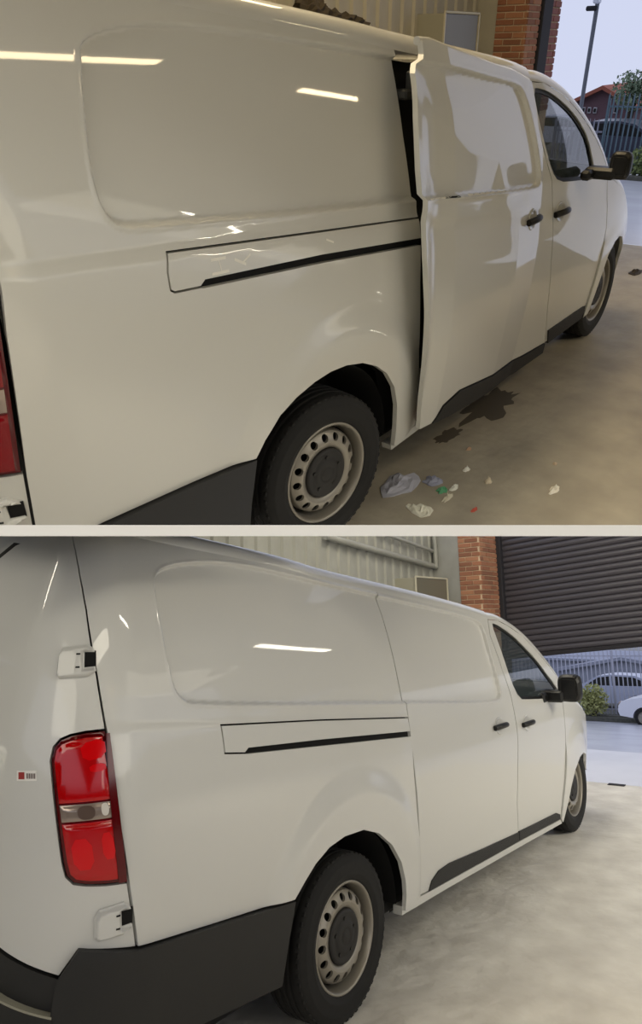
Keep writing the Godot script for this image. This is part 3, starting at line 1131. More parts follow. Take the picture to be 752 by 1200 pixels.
func rear_end(c: Dictionary, root: Node3D, paint: Material) -> void:
	var lamp: PackedVector2Array = c.lamp
	# the rear door wraps round the corner up to the gap, with a notch for the lamp
	var up := clip_v(c.gap_rear, lamp[0].y, 9.0)
	var low := clip_v(c.gap_rear, 0.0, lamp[c.lamp_stop].y)
	var ring := PackedVector2Array()
	var stop: int = c.lamp_stop
	for i in stop + 1:
		ring.append(lamp[i])
	var door := joined([[Vector2(-2.3, 2.06), Vector2(c.gap_rear[0].x, c.gap_rear[0].y)], up, ring, low, rev(c.rear_low)])
	var rd := Node3D.new()
	rd.name = "rear_door"
	root.add_child(rd, true)
	panel("door_skin", door, 0.03, h_zero, paint, rd)
	for hg in c.hinges:
		hinge(hg, rd, paint)
	if not c.damaged:
		# small sticker left of the lamp, a crease line near the top
		var st := pv([-1.553, 1.237, -1.479, 1.239, -1.476, 1.210, -1.549, 1.208])
		panel("sticker", st, 0.02, const_h(0.0012), plain(Color(0.93, 0.92, 0.9), 0.4), rd, 0.0, 0.001)
		panel("sticker_print", pv([-1.545, 1.233, -1.522, 1.234, -1.519, 1.214, -1.542, 1.213]), 0.02, const_h(0.0022), plain(Color(0.62, 0.2, 0.18), 0.5), rd, 0.0, 0.0005)
		for i in 4:
			var x := -1.514 + 0.0085 * i
			panel("sticker_print", pv([x, 1.231, x + 0.006, 1.231, x + 0.008, 1.216, x + 0.002, 1.216]), 0.02, const_h(0.0022), plain(Color(0.5, 0.45, 0.44), 0.5), rd, 0.0, 0.0005)
		panel("window_seal", pv([-2.05, 1.935, -2.0, 1.952, -1.933, 1.993, -1.888, 1.985, -1.916, 1.979, -1.987, 1.938, -2.05, 1.918]), 0.03, const_h(0.002), M.gloss_black, rd, 0.0, 0.004)
	# lamp
	var tl := Node3D.new()
	tl.name = "tail_lamp"
	root.add_child(tl, true)
	var sm := shrink(lamp, -0.004)
	var hl := func(u: float, v: float) -> float: return 0.012 * smooth(0.0, -0.02, seg_dist(Vector2(u, v), sm))
	var body := panel("lamp_body", sm, 0.014, hl, M.red_deep, tl, 0.0, 0.03)
	if body:
		body.set_meta("label", "dark red lamp body round the lenses")
	var y0: float = c.lamp_clear[0]
	var y1: float = c.lamp_clear[1]
	var inner := shrink(lamp, -0.016)
	var top := band(inner, y0 + 0.004, 9.0)
	var mid := band(inner, y1 + 0.002, y0 - 0.002)
	var bot := band(inner, -9.0, y1 - 0.004)
	var wide := 0.13 if not c.damaged else 0.28
	var lens: Material = M.red_dim if c.damaged else M.red
	panel("brake_lens", top, 0.014, lens_h.bind(top), lens, tl, 0.0, 0.01)
	panel("clear_lens", mid, 0.014, lens_h.bind(mid), M.clear_lens, tl, 0.0, 0.01)
	panel("fog_lens", bot, 0.014, lens_h.bind(bot), lens, tl, 0.0, 0.01)
	if not c.damaged:
		# reflectors seen behind the lenses
		for q in [[-1.343, 1.314, -1.268, 1.329, -1.261, 1.273, -1.329, 1.261], [-1.314, 1.250, -1.266, 1.256, -1.261, 1.233, -1.308, 1.228], [-1.361, 1.042, -1.305, 1.044, -1.290, 0.955, -1.345, 0.955], [-1.277, 1.052, -1.246, 1.054, -1.231, 0.976, -1.267, 0.976]]:
			panel("reflector", chaikin(pv(q), 1), 0.02, const_h(0.0186), M.red_bright, tl, 0.0, 0.002)
		# dark strip along the lamp's outer edge, a pale ring in the clear lens
		panel("lamp_edge", pv([-1.262, 1.340, -1.250, 1.340, -1.200, 0.902, -1.224, 0.902, -1.247, 1.10, -1.258, 1.24]), 0.02, const_h(0.0190), M.red_deep, tl, 0.0, 0.004)
		panel("lens_bulb", chaikin(pv([-1.345, 1.136, -1.295, 1.136, -1.292, 1.096, -1.340, 1.096]), 2), 0.02, const_h(0.0186), plain(Color(0.35, 0.28, 0.24), 0.3), tl, 0.0, 0.002)
		panel("lens_bulb", chaikin(pv([-1.278, 1.138, -1.256, 1.138, -1.253, 1.102, -1.274, 1.102]), 2), 0.02, const_h(0.0186), plain(Color(0.85, 0.83, 0.8), 0.3), tl, 0.0, 0.002)
		# bumper
		panel("rear_bumper", pv([-1.385, 0.655, -1.484, 0.688, -1.586, 0.724, -1.9, 0.765, -2.3, 0.79, -2.3, 0.60, -1.587, 0.606, -1.40, 0.56]), 0.03, const_h(0.006), M.plastic, root, 0.0, 0.05)
		panel("bumper_trim", pv([-1.40, 0.564, -1.587, 0.612, -2.3, 0.607, -2.3, 0.60, -1.587, 0.604, -1.40, 0.557]), 0.03, const_h(0.03), M.galv, root, 0.0, 0.03)
		panel("bumper_lower", pv([-1.40, 0.556, -1.587, 0.603, -2.3, 0.60, -2.3, 0.3, -1.42, 0.3]), 0.03, const_h(0.03), M.plastic, root, 0.0, 0.05)

func lens_h(u: float, v: float, poly: PackedVector2Array) -> float:
	return 0.012 + 0.006 * smooth(0.0, -0.015, seg_dist(Vector2(u, v), poly))

func band(poly: PackedVector2Array, lo: float, hi: float) -> PackedVector2Array:
	var r := Geometry2D.intersect_polygons(poly, PackedVector2Array([Vector2(-9, lo), Vector2(9, lo), Vector2(9, hi), Vector2(-9, hi)]))
	return r[0]

func hinge(q: Array, parent: Node3D, paint: Material) -> void:
	var root := Node3D.new()
	root.name = pname(parent, "door_hinge")
	parent.add_child(root, true)
	var u0: float = q[0]
	var u1: float = q[1]
	var v0: float = q[2]
	var v1: float = q[3]
	var w := u1 - u0
	var h := v1 - v0
	var po := pv([u0 + 0.01, v0, u1 - 0.03, v0 + 0.004, u1, v0 + 0.02, u1 - 0.004, v0 + 0.32 * h, u1 - 0.3 * w, v0 + 0.30 * h, u1 - 0.32 * w, v0 + 0.75 * h, u1 - 0.006, v0 + 0.74 * h, u1 - 0.01, v1 - 0.016, u1 - 0.25 * w, v1, u0 + 0.014, v1 - 0.008, u0, v1 - 0.03, u0, v0 + 0.012])
	var hf := func(u: float, v: float) -> float: return 0.008 + 0.02 * smooth(0.0, -0.012, seg_dist(Vector2(u, v), po))
	panel("hinge_plate", po, 0.006, hf, paint, root, 0.0, 0.03)
	panel("hinge_pin", pv([u1 - 0.3 * w, v0 + 0.28 * h, u1, v0 + 0.28 * h, u1, v0 + 0.78 * h, u1 - 0.3 * w, v0 + 0.78 * h]), 0.02, const_h(0.006), M.black, root, 0.0, 0.006)
	for f in [0.30, 0.68]:
		panel("hinge_bolt", pv([u1 - 0.5 * w, v0 + f * h, u1 - 0.4 * w, v0 + f * h, u1 - 0.4 * w, v0 + (f + 0.05) * h, u1 - 0.5 * w, v0 + (f + 0.05) * h]), 0.02, const_h(0.0295), M.black, root, 0.0, 0.003)

var wheel_mesh := {}

func wheel(parent: Node3D, at: Vector3, turn: float) -> void:
	var root := Node3D.new()
	root.name = pname(parent, "wheel")
	parent.add_child(root, true)
	root.transform = Transform3D(Basis(Vector3.UP, turn), at)
	var m := MB.new()
	var prof := [Vector2(0.213, -0.045), Vector2(0.217, -0.012), Vector2(0.228, -0.004), Vector2(0.245, 0.001), Vector2(0.249, 0.0035), Vector2(0.253, 0.0015), Vector2(0.275, 0.003), Vector2(0.290, 0.001), Vector2(0.294, 0.003), Vector2(0.298, 0.0), Vector2(0.313, -0.006), Vector2(0.325, -0.014), Vector2(0.332, -0.026)]
	for g in [-0.055, -0.088, -0.121, -0.154]:
		prof.append(Vector2(0.335, g + 0.006))
		prof.append(Vector2(0.327, g + 0.004))
		prof.append(Vector2(0.327, g - 0.004))
		prof.append(Vector2(0.335, g - 0.006))
	for q in [Vector2(0.332, -0.182), Vector2(0.322, -0.196), Vector2(0.275, -0.208), Vector2(0.217, -0.2), Vector2(0.213, -0.18)]:
		prof.append(q)
	lathe(m, prof, 64)
	# shoulder blocks
	for i in 56:
		var t := TAU * i / 56
		var b := Basis(Vector3(0, 0, 1), t)
		box(m, b * Vector3(0.3265, 0, -0.030), Vector3(0.010, 0.020, 0.034), 0.003, b)
	put(m, "tyre", M.rubber, root)
	m = MB.new()
	lathe(m, [Vector2(0.214, -0.05), Vector2(0.221, -0.016), Vector2(0.220, -0.008), Vector2(0.214, -0.006), Vector2(0.207, -0.012), Vector2(0.205, -0.026), Vector2(0.201, -0.045), Vector2(0.198, -0.085), Vector2(0.196, -0.10), Vector2(0.186, -0.10), Vector2(0.184, -0.06), Vector2(0.182, -0.044), Vector2(0.178, disc_z(0.178))], 64)
	# disc with sixteen round holes
	var nh := 16
	var r0 := 0.134
	var r1 := 0.178
	var rm := 0.156
	for i in nh:
		var t := TAU * i / nh
		var half := TAU / nh / 2.0
		var inner := []
		var outer := []
		var angs := []
		for j in 24:
			angs.append(TAU * j / 24.0)
		var hw := half * rm
		var hh := (r1 - r0) / 2.0
		for cx in [-1.0, 1.0]:
			for cy in [-1.0, 1.0]:
				var ca := atan2(cy * hh, cx * hw)
				angs.append(ca if ca >= 0.0 else ca + TAU)
		angs.sort()
		for a: float in angs:
			inner.append(Vector2(cos(a), sin(a)) * 0.0165)
			var k := minf(hw / maxf(absf(cos(a)), 1e-6), hh / maxf(absf(sin(a)), 1e-6))
			outer.append(Vector2(cos(a), sin(a)) * k)
		for j in angs.size():
			var j2 := (j + 1) % angs.size()
			m.squad(disc_pt(inner[j], t, rm, 0.0), disc_pt(inner[j2], t, rm, 0.0), disc_pt(outer[j2], t, rm, 0.0), disc_pt(outer[j], t, rm, 0.0), disc_n(inner[j], t, rm), disc_n(inner[j2], t, rm), disc_n(outer[j2], t, rm), disc_n(outer[j], t, rm))
			var cc := disc_pt(Vector2.ZERO, t, rm, -0.01)
			m.quad(disc_pt(inner[j], t, rm, 0.0), disc_pt(inner[j2], t, rm, 0.0), disc_pt(inner[j2], t, rm, -0.012), disc_pt(inner[j], t, rm, -0.012), cc - disc_pt(inner[j], t, rm, 0.0))
	lathe(m, [Vector2(0.134, disc_z(0.134)), Vector2(0.124, -0.017), Vector2(0.113, -0.021), Vector2(0.108, -0.032)], 64)
	put(m, "rim", M.steel, root)
	m = MB.new()
	lathe(m, [Vector2(0.192, -0.07), Vector2(0.10, -0.066), Vector2(0.02, -0.066)], 48)
	put(m, "brake_drum", M.black, root)
	m = MB.new()
	lathe(m, [Vector2(0.1085, -0.034), Vector2(0.1085, -0.02), Vector2(0.104, -0.013), Vector2(0.094, -0.011), Vector2(0.080, -0.014), Vector2(0.066, -0.014), Vector2(0.062, -0.009), Vector2(0.040, -0.006), Vector2(0.036, -0.009), Vector2(0.026, -0.009), Vector2(0.022, -0.005), Vector2(0.0001, -0.004)], 48)
	for i in 5:
		var t := TAU * i / 5 + 0.3
		tube(m, [Vector3(cos(t) * 0.072, sin(t) * 0.072, -0.016), Vector3(cos(t) * 0.072, sin(t) * 0.072, -0.009)], 0.008, 8)
	put(m, "hub_cap", M.hub, root)

func disc_z(r: float) -> float:
	return -0.014 - 0.024 * pow(clampf((r - 0.134) / 0.046, 0.0, 1.0), 2.0)

func disc_pt(p: Vector2, t: float, rm: float, dz: float) -> Vector3:
	var r := rm + p.y
	var a := t + p.x / rm
	return Vector3(cos(a) * r, sin(a) * r, disc_z(r) + dz)

func disc_n(p: Vector2, t: float, rm: float) -> Vector3:
	var r := rm + p.y
	var a := t + p.x / rm
	var sl := -0.048 * clampf((r - 0.134) / 0.046, 0.0, 1.0) / 0.046
	return Vector3(-cos(a) * sl, -sin(a) * sl, 1.0).normalized()

func inside(c: Dictionary, root: Node3D, paint: Material) -> void:
	# dark inner shell behind the gaps of the load space, far side, floor, seats
	var top := edge_between(c.edge, -1.05, 1.70)
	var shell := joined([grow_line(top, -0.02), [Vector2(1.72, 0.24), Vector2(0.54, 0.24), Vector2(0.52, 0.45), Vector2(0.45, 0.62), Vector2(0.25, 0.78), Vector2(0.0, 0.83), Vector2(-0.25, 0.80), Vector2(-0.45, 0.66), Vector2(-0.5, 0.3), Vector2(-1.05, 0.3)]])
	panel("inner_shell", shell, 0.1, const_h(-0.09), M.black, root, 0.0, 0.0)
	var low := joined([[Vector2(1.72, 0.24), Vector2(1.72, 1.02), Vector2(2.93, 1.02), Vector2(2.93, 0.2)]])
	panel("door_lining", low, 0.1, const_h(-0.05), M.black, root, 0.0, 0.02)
	var out := joined([c.edge, c.pillar, c.nose, [Vector2(3.7, 0.25), Vector2(-1.2, 0.25)]])
	var m := MB.new()
	patch(m, keyhole(out, c.window), 0.08, h_zero, 0.02, true)
	put(m, "far_side", paint, root)
	m = MB.new()
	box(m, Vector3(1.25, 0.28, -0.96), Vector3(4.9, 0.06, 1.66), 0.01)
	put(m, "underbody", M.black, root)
	m = MB.new()
	box(m, Vector3(1.68, 0.95, -0.96), Vector3(0.03, 1.3, 1.55), 0.005)
	put(m, "bulkhead", M.plastic, root)
	m = MB.new()
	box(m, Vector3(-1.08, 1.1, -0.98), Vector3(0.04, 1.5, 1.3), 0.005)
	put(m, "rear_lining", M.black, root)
	for z in [-0.5, -1.42]:
		var seat := Node3D.new()
		seat.name = pname(root, "seat")
		root.add_child(seat, true)
		m = MB.new()
		box(m, Vector3(2.12, 0.72, z), Vector3(0.5, 0.16, 0.5), 0.05)
		put(m, "seat_base", M.seat, seat)
		m = MB.new()
		box(m, Vector3(1.88, 1.0, z), Vector3(0.14, 0.58, 0.48), 0.06, Basis(Vector3(0, 0, 1), 0.18))
		put(m, "seat_back", M.seat, seat)
		m = MB.new()
		box(m, Vector3(1.82, 1.36, z), Vector3(0.1, 0.17, 0.26), 0.045, Basis(Vector3(0, 0, 1), 0.18))
		put(m, "headrest", M.seat, seat)
	m = MB.new()
	box(m, Vector3(2.95, 0.92, -0.96), Vector3(0.5, 0.24, 1.5), 0.08)
	put(m, "dashboard", M.seat, root)
	var sw := MB.new()
	var pts := []
	for i in 25:
		var t := TAU * i / 24
		pts.append(Vector3(2.62, 0.99, -0.48) + Basis(Vector3(0, 0, 1), 0.5) * Vector3(0, sin(t) * 0.17, cos(t) * 0.17))
	tube(sw, pts, 0.014, 8, false)
	put(sw, "steering_wheel", M.gloss_black, root)
	if c.damaged:
		# what shows in the open gap behind the loose door
		m = MB.new()
		box(m, Vector3(0.69, 1.66, -0.12), Vector3(0.2, 0.035, 0.06), 0.008)
		box(m, Vector3(0.66, 1.70, -0.11), Vector3(0.05, 0.07, 0.03), 0.006)
		put(m, "door_track", plain(Color(0.22, 0.22, 0.21), 0.5), root)
		m = MB.new()
		box(m, Vector3(0.76, 0.42, -0.055), Vector3(0.05, 0.24, 0.06), 0.012)
		put(m, "door_post", plain(Color(0.5, 0.48, 0.45), 0.6), root)
		m = MB.new()
		box(m, Vector3(0.735, 0.335, -0.03), Vector3(0.03, 0.09, 0.02), 0.006)
		put(m, "reflector", M.red_deep, root)

# ------------------------------------------------------------------ setting
func divider() -> void:
	# thin white slab between the two bays, seen on its front edge
	bay = LOWER
	var o := structure("trim_1", "thin white slab edge between the upper and the lower bay", "slab")
	o.transform = Transform3D()
	var m := MB.new()
	var f := -cam_basis.z
	var rgt := cam_basis.x
	var upv := cam_basis.y
	var top := (600.0 - 615.3) / 850.0
	var low := (600.0 - 628.3) / 850.0
	var d0 := 0.6
	var d1 := 1.5
	var ring := []
	for e in [[d0, -0.56], [d0, 0.56], [d1, 0.56], [d1, -0.56]]:
		var d: float = e[0]
		var k := 1.0 if d < 0.7 else 0.96
		var mid := (top + low) / 2.0
		var half := (top - low) / 2.0 * k
		ring.append([cam_pos + (f + rgt * e[1] + upv * (mid + half)) * d, cam_pos + (f + rgt * e[1] + upv * (mid - half)) * d])
	m.quad(ring[0][0], ring[1][0], ring[2][0], ring[3][0], upv)
	m.quad(ring[0][1], ring[1][1], ring[2][1], ring[3][1], -upv)
	for i in 4:
		var j := (i + 1) % 4
		m.quad(ring[i][0], ring[j][0], ring[j][1], ring[i][1], (ring[i][0] + ring[j][0]) / 2.0 - (ring[0][0] + ring[2][0]) / 2.0)
	put(m, "slab_edge", M.white_slab, o, false)

func sbox(called: String, label: String, lo: Vector3, hi: Vector3, mt: Material, category := "wall") -> Node3D:
	var o := structure(called, label, category)
	var m := MB.new()
	box(m, (lo + hi) / 2.0, hi - lo)
	put(m, "surface", mt, o)
	return o

func corrugated(parent: Node3D, x0: float, x1: float, y0: float, y1: float, z: float, mt: Material) -> void:
	# ribbed sheets, each a metre wide, lapped
	var x := x0
	var k := 0
	while x < x1 - 0.01:
		var xe := minf(x + 1.0, x1)
		var m := MB.new()
		var pts := []
		var c := x
		var pitch := 0.2
		while c < xe - 1e-4:
			for q in [[0.0, 0.0], [0.11, 0.0], [0.13, 0.022], [0.18, 0.022], [0.2, 0.0]]:
				pts.append(Vector2(minf(c + q[0], xe), z + q[1]))
			c += pitch
		for i in pts.size() - 1:
			if pts[i].distance_to(pts[i + 1]) < 1e-4:
				continue
			var off := 0.002 * (k % 2)
			m.quad(Vector3(pts[i].x, y0, pts[i].y + off), Vector3(pts[i + 1].x, y0, pts[i + 1].y + off), Vector3(pts[i + 1].x, y1, pts[i + 1].y + off), Vector3(pts[i].x, y1, pts[i].y + off), Vector3(0, 0, 1))
		put(m, "cladding_panel", mt, parent)
		x = xe
		k += 1

func brick_pier(parent: Node3D, lo: Vector3, hi: Vector3, pitch: float, length: float, mats: Array, y_from: float) -> void:
	# core of mortar with bricks on the faces towards -x and +z
	var m := MB.new()
	box(m, (lo + hi) / 2.0, hi - lo)
	put(m, "mortar", M.mortar, parent)
	var y := y_from
	var row := 0
	while y < hi.y - 0.01:
		var h := pitch - 0.012
		var off := 0.0 if row % 2 == 0 else length * 0.5
		for face in 2:
			var a := lo.z if face == 0 else lo.x
			var b := hi.z if face == 0 else hi.x
			var s := a - off
			while s < b - 0.01:
				var s0 := maxf(s, a)
				var s1 := minf(s + length - 0.011, b)
				if s1 - s0 > 0.02:
					var bm := MB.new()
					var ctr: Vector3
					var size: Vector3
					var proud := 0.006 + rng.randf() * 0.004
					if face == 0:
						ctr = Vector3(lo.x - proud / 2.0, y + h / 2.0, (s0 + s1) / 2.0)
						size = Vector3(proud + 0.01, h, s1 - s0)
					else:
						ctr = Vector3((s0 + s1) / 2.0, y + h / 2.0, hi.z + proud / 2.0)
						size = Vector3(s1 - s0, h, proud + 0.01)
					box(bm, ctr, size, 0.003)
					put(bm, "brick", mats[rng.randi() % mats.size()], parent)
				s += length
		y += pitch
		row += 1

func lower_room() -> void:
	bay = LOWER
	var bricks := [M.brick0, M.brick1, M.brick2, M.brick3]
	sbox("floor", "mottled grey concrete floor of the lower bay", Vector3(-7, -0.2, -2.75), Vector3(5.1, 0, 7), M.floor_lower, "floor")
	sbox("floor_threshold", "pale wet concrete strip across the lower doorway", Vector3(5.12, -0.2, -2.75), Vector3(7.0, -0.004, 7), M.road, "floor")
	var road := structure("road", "pale wet yard sloping down beyond the lower doorway", "road")
	slope_plane(road, 7.0, 25.2, -16, 14, 0.11, 6.2, M.road)
	var kerb := structure("kerb", "dark kerb edge in front of the palisade fence beyond the lower doorway", "kerb")
	var m := MB.new()
	box(m, Vector3(25.3, -2.03, -1), Vector3(0.25, 0.2, 30), 0.03)
	put(m, "kerb_stone", M.verge, kerb)
	var verge := structure("ground_verge", "rough grey ground behind the kerb beyond the lower doorway", "ground")
	slope_plane(verge, 25.4, 80, -50, 30, 0.04, -22.0, M.verge)
	# left wall with ribbed sheets and two rails
	var w := structure("wall_left", "grey green ribbed sheet wall behind the lower van", "wall")
	m = MB.new()
	box(m, Vector3(-0.4, 1.6, -2.76), Vector3(13.2, 3.4, 0.12))
	put(m, "wall_core", M.plaster, w)
	corrugated(w, -7.0, 6.2, 0.0, 3.3, -2.69, M.cladding_lower)
	m = MB.new()
	tube(m, [Vector3(3.6, 2.60, -2.62), Vector3(6.18, 2.395, -2.62)], 0.035, 10)
	put(m, "wall_rail", M.cladding_lower, w)
	m = MB.new()
	tube(m, [Vector3(4.2, 2.80, -2.62), Vector3(6.18, 2.60, -2.62)], 0.022, 10)
	put(m, "wall_rail", M.cladding_lower, w)
	m = MB.new()
	tube(m, [Vector3(6.14, 2.38, -2.6), Vector3(6.14, 3.2, -2.6)], 0.03, 10)
	put(m, "wall_rail", M.cladding_lower, w)
	sbox("wall_front", "plain grey wall strip beside the lower brick pier", Vector3(6.2, 0, -2.76), Vector3(6.9, 3.4, -2.28), M.plaster)
	var pier := structure("wall_pier", "orange brick pier beside the lower roller shutter", "wall")
	brick_pier(pier, Vector3(6.2, 0, -2.283), Vector3(6.74, 3.2, -1.985), 0.0625, 0.19, bricks, 1.5)
	var guide := structure("door_1_guide", "dark steel guide rail at the lower roller shutter's edge", "door frame")
	m = MB.new()
	box(m, Vector3(6.84, 1.6, -1.97), Vector3(0.16, 3.2, 0.09), 0.01)
	put(m, "guide_rail", M.dark_metal, guide)
	# roller shutter, half lowered and hanging a little askew
	var sh := structure("door_1", "dark grey roller shutter of ribbed slats half lowered over the doorway", "door")
	var tilt := Basis(Vector3(1, 0, 0), -0.091)
	var pivot := Vector3(6.86, 1.235, -0.8)
	for i in 26:
		m = MB.new()
		var prof := []
		for k in 9:
			var f := k / 8.0
			prof.append(Vector2(-0.020 * pow(sin(f * PI), 0.7), f * 0.072))
		for k in 8:
			var a: Vector2 = prof[k]
			var b: Vector2 = prof[k + 1]
			var d := b - a
			var n := (tilt * Vector3(-d.y, d.x, 0)).normalized()
			m.quad(pivot + tilt * Vector3(a.x, a.y + i * 0.078 + 0.05, -1.35), pivot + tilt * Vector3(a.x, a.y + i * 0.078 + 0.05, 4.6), pivot + tilt * Vector3(b.x, b.y + i * 0.078 + 0.05, 4.6), pivot + tilt * Vector3(b.x, b.y + i * 0.078 + 0.05, -1.35), n)
		m.quad(pivot + tilt * Vector3(0.004, i * 0.078 + 0.045, -1.35), pivot + tilt * Vector3(0.004, i * 0.078 + 0.045, 4.6), pivot + tilt * Vector3(0.004, i * 0.078 + 0.126, 4.6), pivot + tilt * Vector3(0.004, i * 0.078 + 0.126, -1.35), Vector3(-1, 0, 0))
		put(m, "slat", M.slat, sh)
	m = MB.new()
	box(m, pivot + tilt * Vector3(0, 0.02, 1.62), Vector3(0.06, 0.05, 5.95), 0.008, tilt)
	put(m, "bottom_bar", M.dark_metal, sh)
	# what encloses the bay out of view
	sbox("wall_right", "plain dark wall along the lower bay's far side", Vector3(-7, 0, 7), Vector3(7, 3.45, 7.15), M.dark_wall)
	sbox("wall_back", "plain dark wall at the lower bay's back", Vector3(-7.15, 0, -2.8), Vector3(-7, 4.6, 7), M.dark_wall)
	sbox("wall_front_side", "plain wall right of the lower doorway", Vector3(6.8, 0, 3.8), Vector3(7, 3.45, 7), M.plaster)
	var hd := structure("wall_header", "plain dark wall over the lower doorway", "wall")
	m = MB.new()
	box(m, Vector3(7.1, 3.6, 4.0), Vector3(0.15, 2.6, 6.4))
	put(m, "surface", M.dark_wall, hd, false)
	var ce := structure("ceiling", "plain grey ceiling over the lower bay's side aisle", "ceiling")
	m = MB.new()
	box(m, Vector3(0, 3.52, 4.6), Vector3(14.0, 0.12, 4.9))
	box(m, Vector3(-5.1, 3.52, -0.3), Vector3(3.8, 0.12, 5.0))
	box(m, Vector3(0, 3.32, 2.12), Vector3(14.0, 0.44, 0.12))
	put(m, "surface", M.dark_wall, ce, false)

func slope_wedge(parent: Node3D, x0: float, x1: float, za: Array, zb: Array, s: float, xs: float, mt: Material) -> void:
	var m := MB.new()
	for i in 12:
		var f := i / 12.0
		var g := (i + 1) / 12.0
		var a := lerpf(x0, x1, f)
		var b := lerpf(x0, x1, g)
		m.quad(Vector3(a, -(a - xs) * s, lerpf(za[0], zb[0], f)), Vector3(b, -(b - xs) * s, lerpf(za[0], zb[0], g)), Vector3(b, -(b - xs) * s, lerpf(za[1], zb[1], g)), Vector3(a, -(a - xs) * s, lerpf(za[1], zb[1], f)), Vector3.UP)
	put(m, "surface", mt, parent)

func slope_plane(parent: Node3D, x0: float, x1: float, z0: float, z1: float, s: float, xs: float, mt: Material) -> void:
	var m := MB.new()
	for i in 12:
		var a := lerpf(x0, x1, i / 12.0)
		var b := lerpf(x0, x1, (i + 1) / 12.0)
		m.quad(Vector3(a, -(a - xs) * s, z0), Vector3(b, -(b - xs) * s, z0), Vector3(b, -(b - xs) * s, z1), Vector3(a, -(a - xs) * s, z1), Vector3.UP)
	m.quad(Vector3(x0, -(x0 - xs) * s, z0), Vector3(x0, -(x0 - xs) * s, z1), Vector3(x0, -(x0 - xs) * s - 0.3, z1), Vector3(x0, -(x0 - xs) * s - 0.3, z0), Vector3.LEFT)
	put(m, "surface", mt, parent)

func upper_room() -> void:
	bay = UPPER
	var bricks := [M.brick0, M.brick1, M.brick2, M.brick3]
	var fl := structure("floor", "brown grey concrete floor of the upper bay", "floor")
	var fm := MB.new()
	extrude(fm, pv([0.2, -2.75, 6.4, -2.75, 6.4, 0.2, 0.9, 1.5, 0.2, 1.2]), 0.0, 0.1, Transform3D(Basis(Vector3(1, 0, 0), Vector3(0, 0, 1), Vector3(0, -1, 0)), Vector3.ZERO))
	put(fm, "surface", M.floor_upper, fl)
	var road := structure("road", "pale wet road sloping down beyond the upper doorway", "road")
	slope_wedge(road, 6.42, 24.6, [-2.6, 0.6], [-9.6, -3.9], 0.105, 6.4, M.road)
	var kerb := structure("kerb", "dark kerb edge below the fence beyond the upper doorway", "kerb")
	var m := MB.new()
	box(m, Vector3(24.7, -1.86, -6.8), Vector3(0.25, 0.18, 5.6), 0.03)
	put(m, "kerb_stone", M.verge, kerb)
	var verge := structure("ground_verge", "rough grey ground behind the kerb beyond the upper doorway", "ground")
	slope_wedge(verge, 24.8, 46, [-9.6, -4.0], [-19.0, -8.0], 0.05, -10.0, M.verge)
	var w := structure("wall_left", "cream ribbed sheet wall behind the upper van", "wall")
	m = MB.new()
	box(m, Vector3(0.6, 1.6, -2.76), Vector3(11.2, 5.0, 0.12))
	put(m, "wall_core", M.plaster, w)
	corrugated(w, 0.0, 6.2, 0.0, 4.2, -2.69, M.cladding_upper)
	sbox("wall_front", "plain cream wall strip beside the upper brick pier", Vector3(6.2, 0, -2.76), Vector3(6.6, 4.3, -2.455), M.cladding_upper)
	var pier := structure("wall_pier", "orange brick pier beside the upper doorway", "wall")
	brick_pier(pier, Vector3(6.2, 0, -2.454), Vector3(6.5, 4.0, -2.124), 0.057, 0.2, bricks, 1.2)
	var guide := structure("door_2_guide", "dark steel guide rail between the upper brick pier and the outer jamb", "door frame")
	m = MB.new()
	box(m, Vector3(6.64, 2.0, -2.13), Vector3(0.24, 4.0, 0.08), 0.01)
	put(m, "guide_rail", M.dark_metal, guide)
	var jamb := structure("wall_jamb", "dull red brick outer jamb of the upper doorway", "wall")
	brick_pier(jamb, Vector3(6.76, 0, -2.5), Vector3(7.02, 4.0, -2.12), 0.064, 0.2, [M.jamb_brick], 1.2)
	# what encloses the bay out of view
	sbox("ceiling", "plain grey roof over the upper bay", Vector3(-4, 4.3, -2.8), Vector3(6.6, 4.45, 5.2), M.dark_wall, "ceiling")
	sbox("wall_header", "plain grey wall over the upper doorway", Vector3(6.4, 3.3, -2.1), Vector3(6.6, 4.3, 5.2), M.dark_wall)
	sbox("wall_front_side", "plain grey wall right of the upper doorway", Vector3(6.4, 0, 1.65), Vector3(6.6, 4.3, 5.2), M.dark_wall)
	var wr := structure("wall_right", "plain grey wall along the upper bay's far side", "wall")
	m = MB.new()
	box(m, Vector3(1.3, 2.1, 5.1), Vector3(10.6, 4.6, 0.15))
	var g := bay_tf[UPPER]
	m = clipped(m, g.basis.transposed() * Vector3.UP, 3.6 - g.origin.y)
	put(m, "surface", M.dark_wall, wr)

# ------------------------------------------------------------------ loose things
func blob(m: MB, c: Vector3, r: Vector3, seed_: int, rough: float, nu := 24, nv := 14) -> void:
	var n := FastNoiseLite.new()
	n.seed = seed_
	n.frequency = 1.6
	n.fractal_octaves = 3
	var grid := []
	for i in nv + 1:
		var row := []
		for j in nu + 1:
			var a := PI * i / nv
			var b := TAU * (j % nu) / nu
			var d := Vector3(sin(a) * cos(b), cos(a), sin(a) * sin(b))
			row.append(c + d * r * (1.0 + rough * n.get_noise_3dv(d * 1.3 + c)))
		grid.append(row)
	for i in nv:
		for j in nu:
			var mid: Vector3 = (grid[i][j] + grid[i + 1][j + 1]) / 2.0
			m.quad(grid[i][j], grid[i][j + 1], grid[i + 1][j + 1], grid[i + 1][j], mid - c)

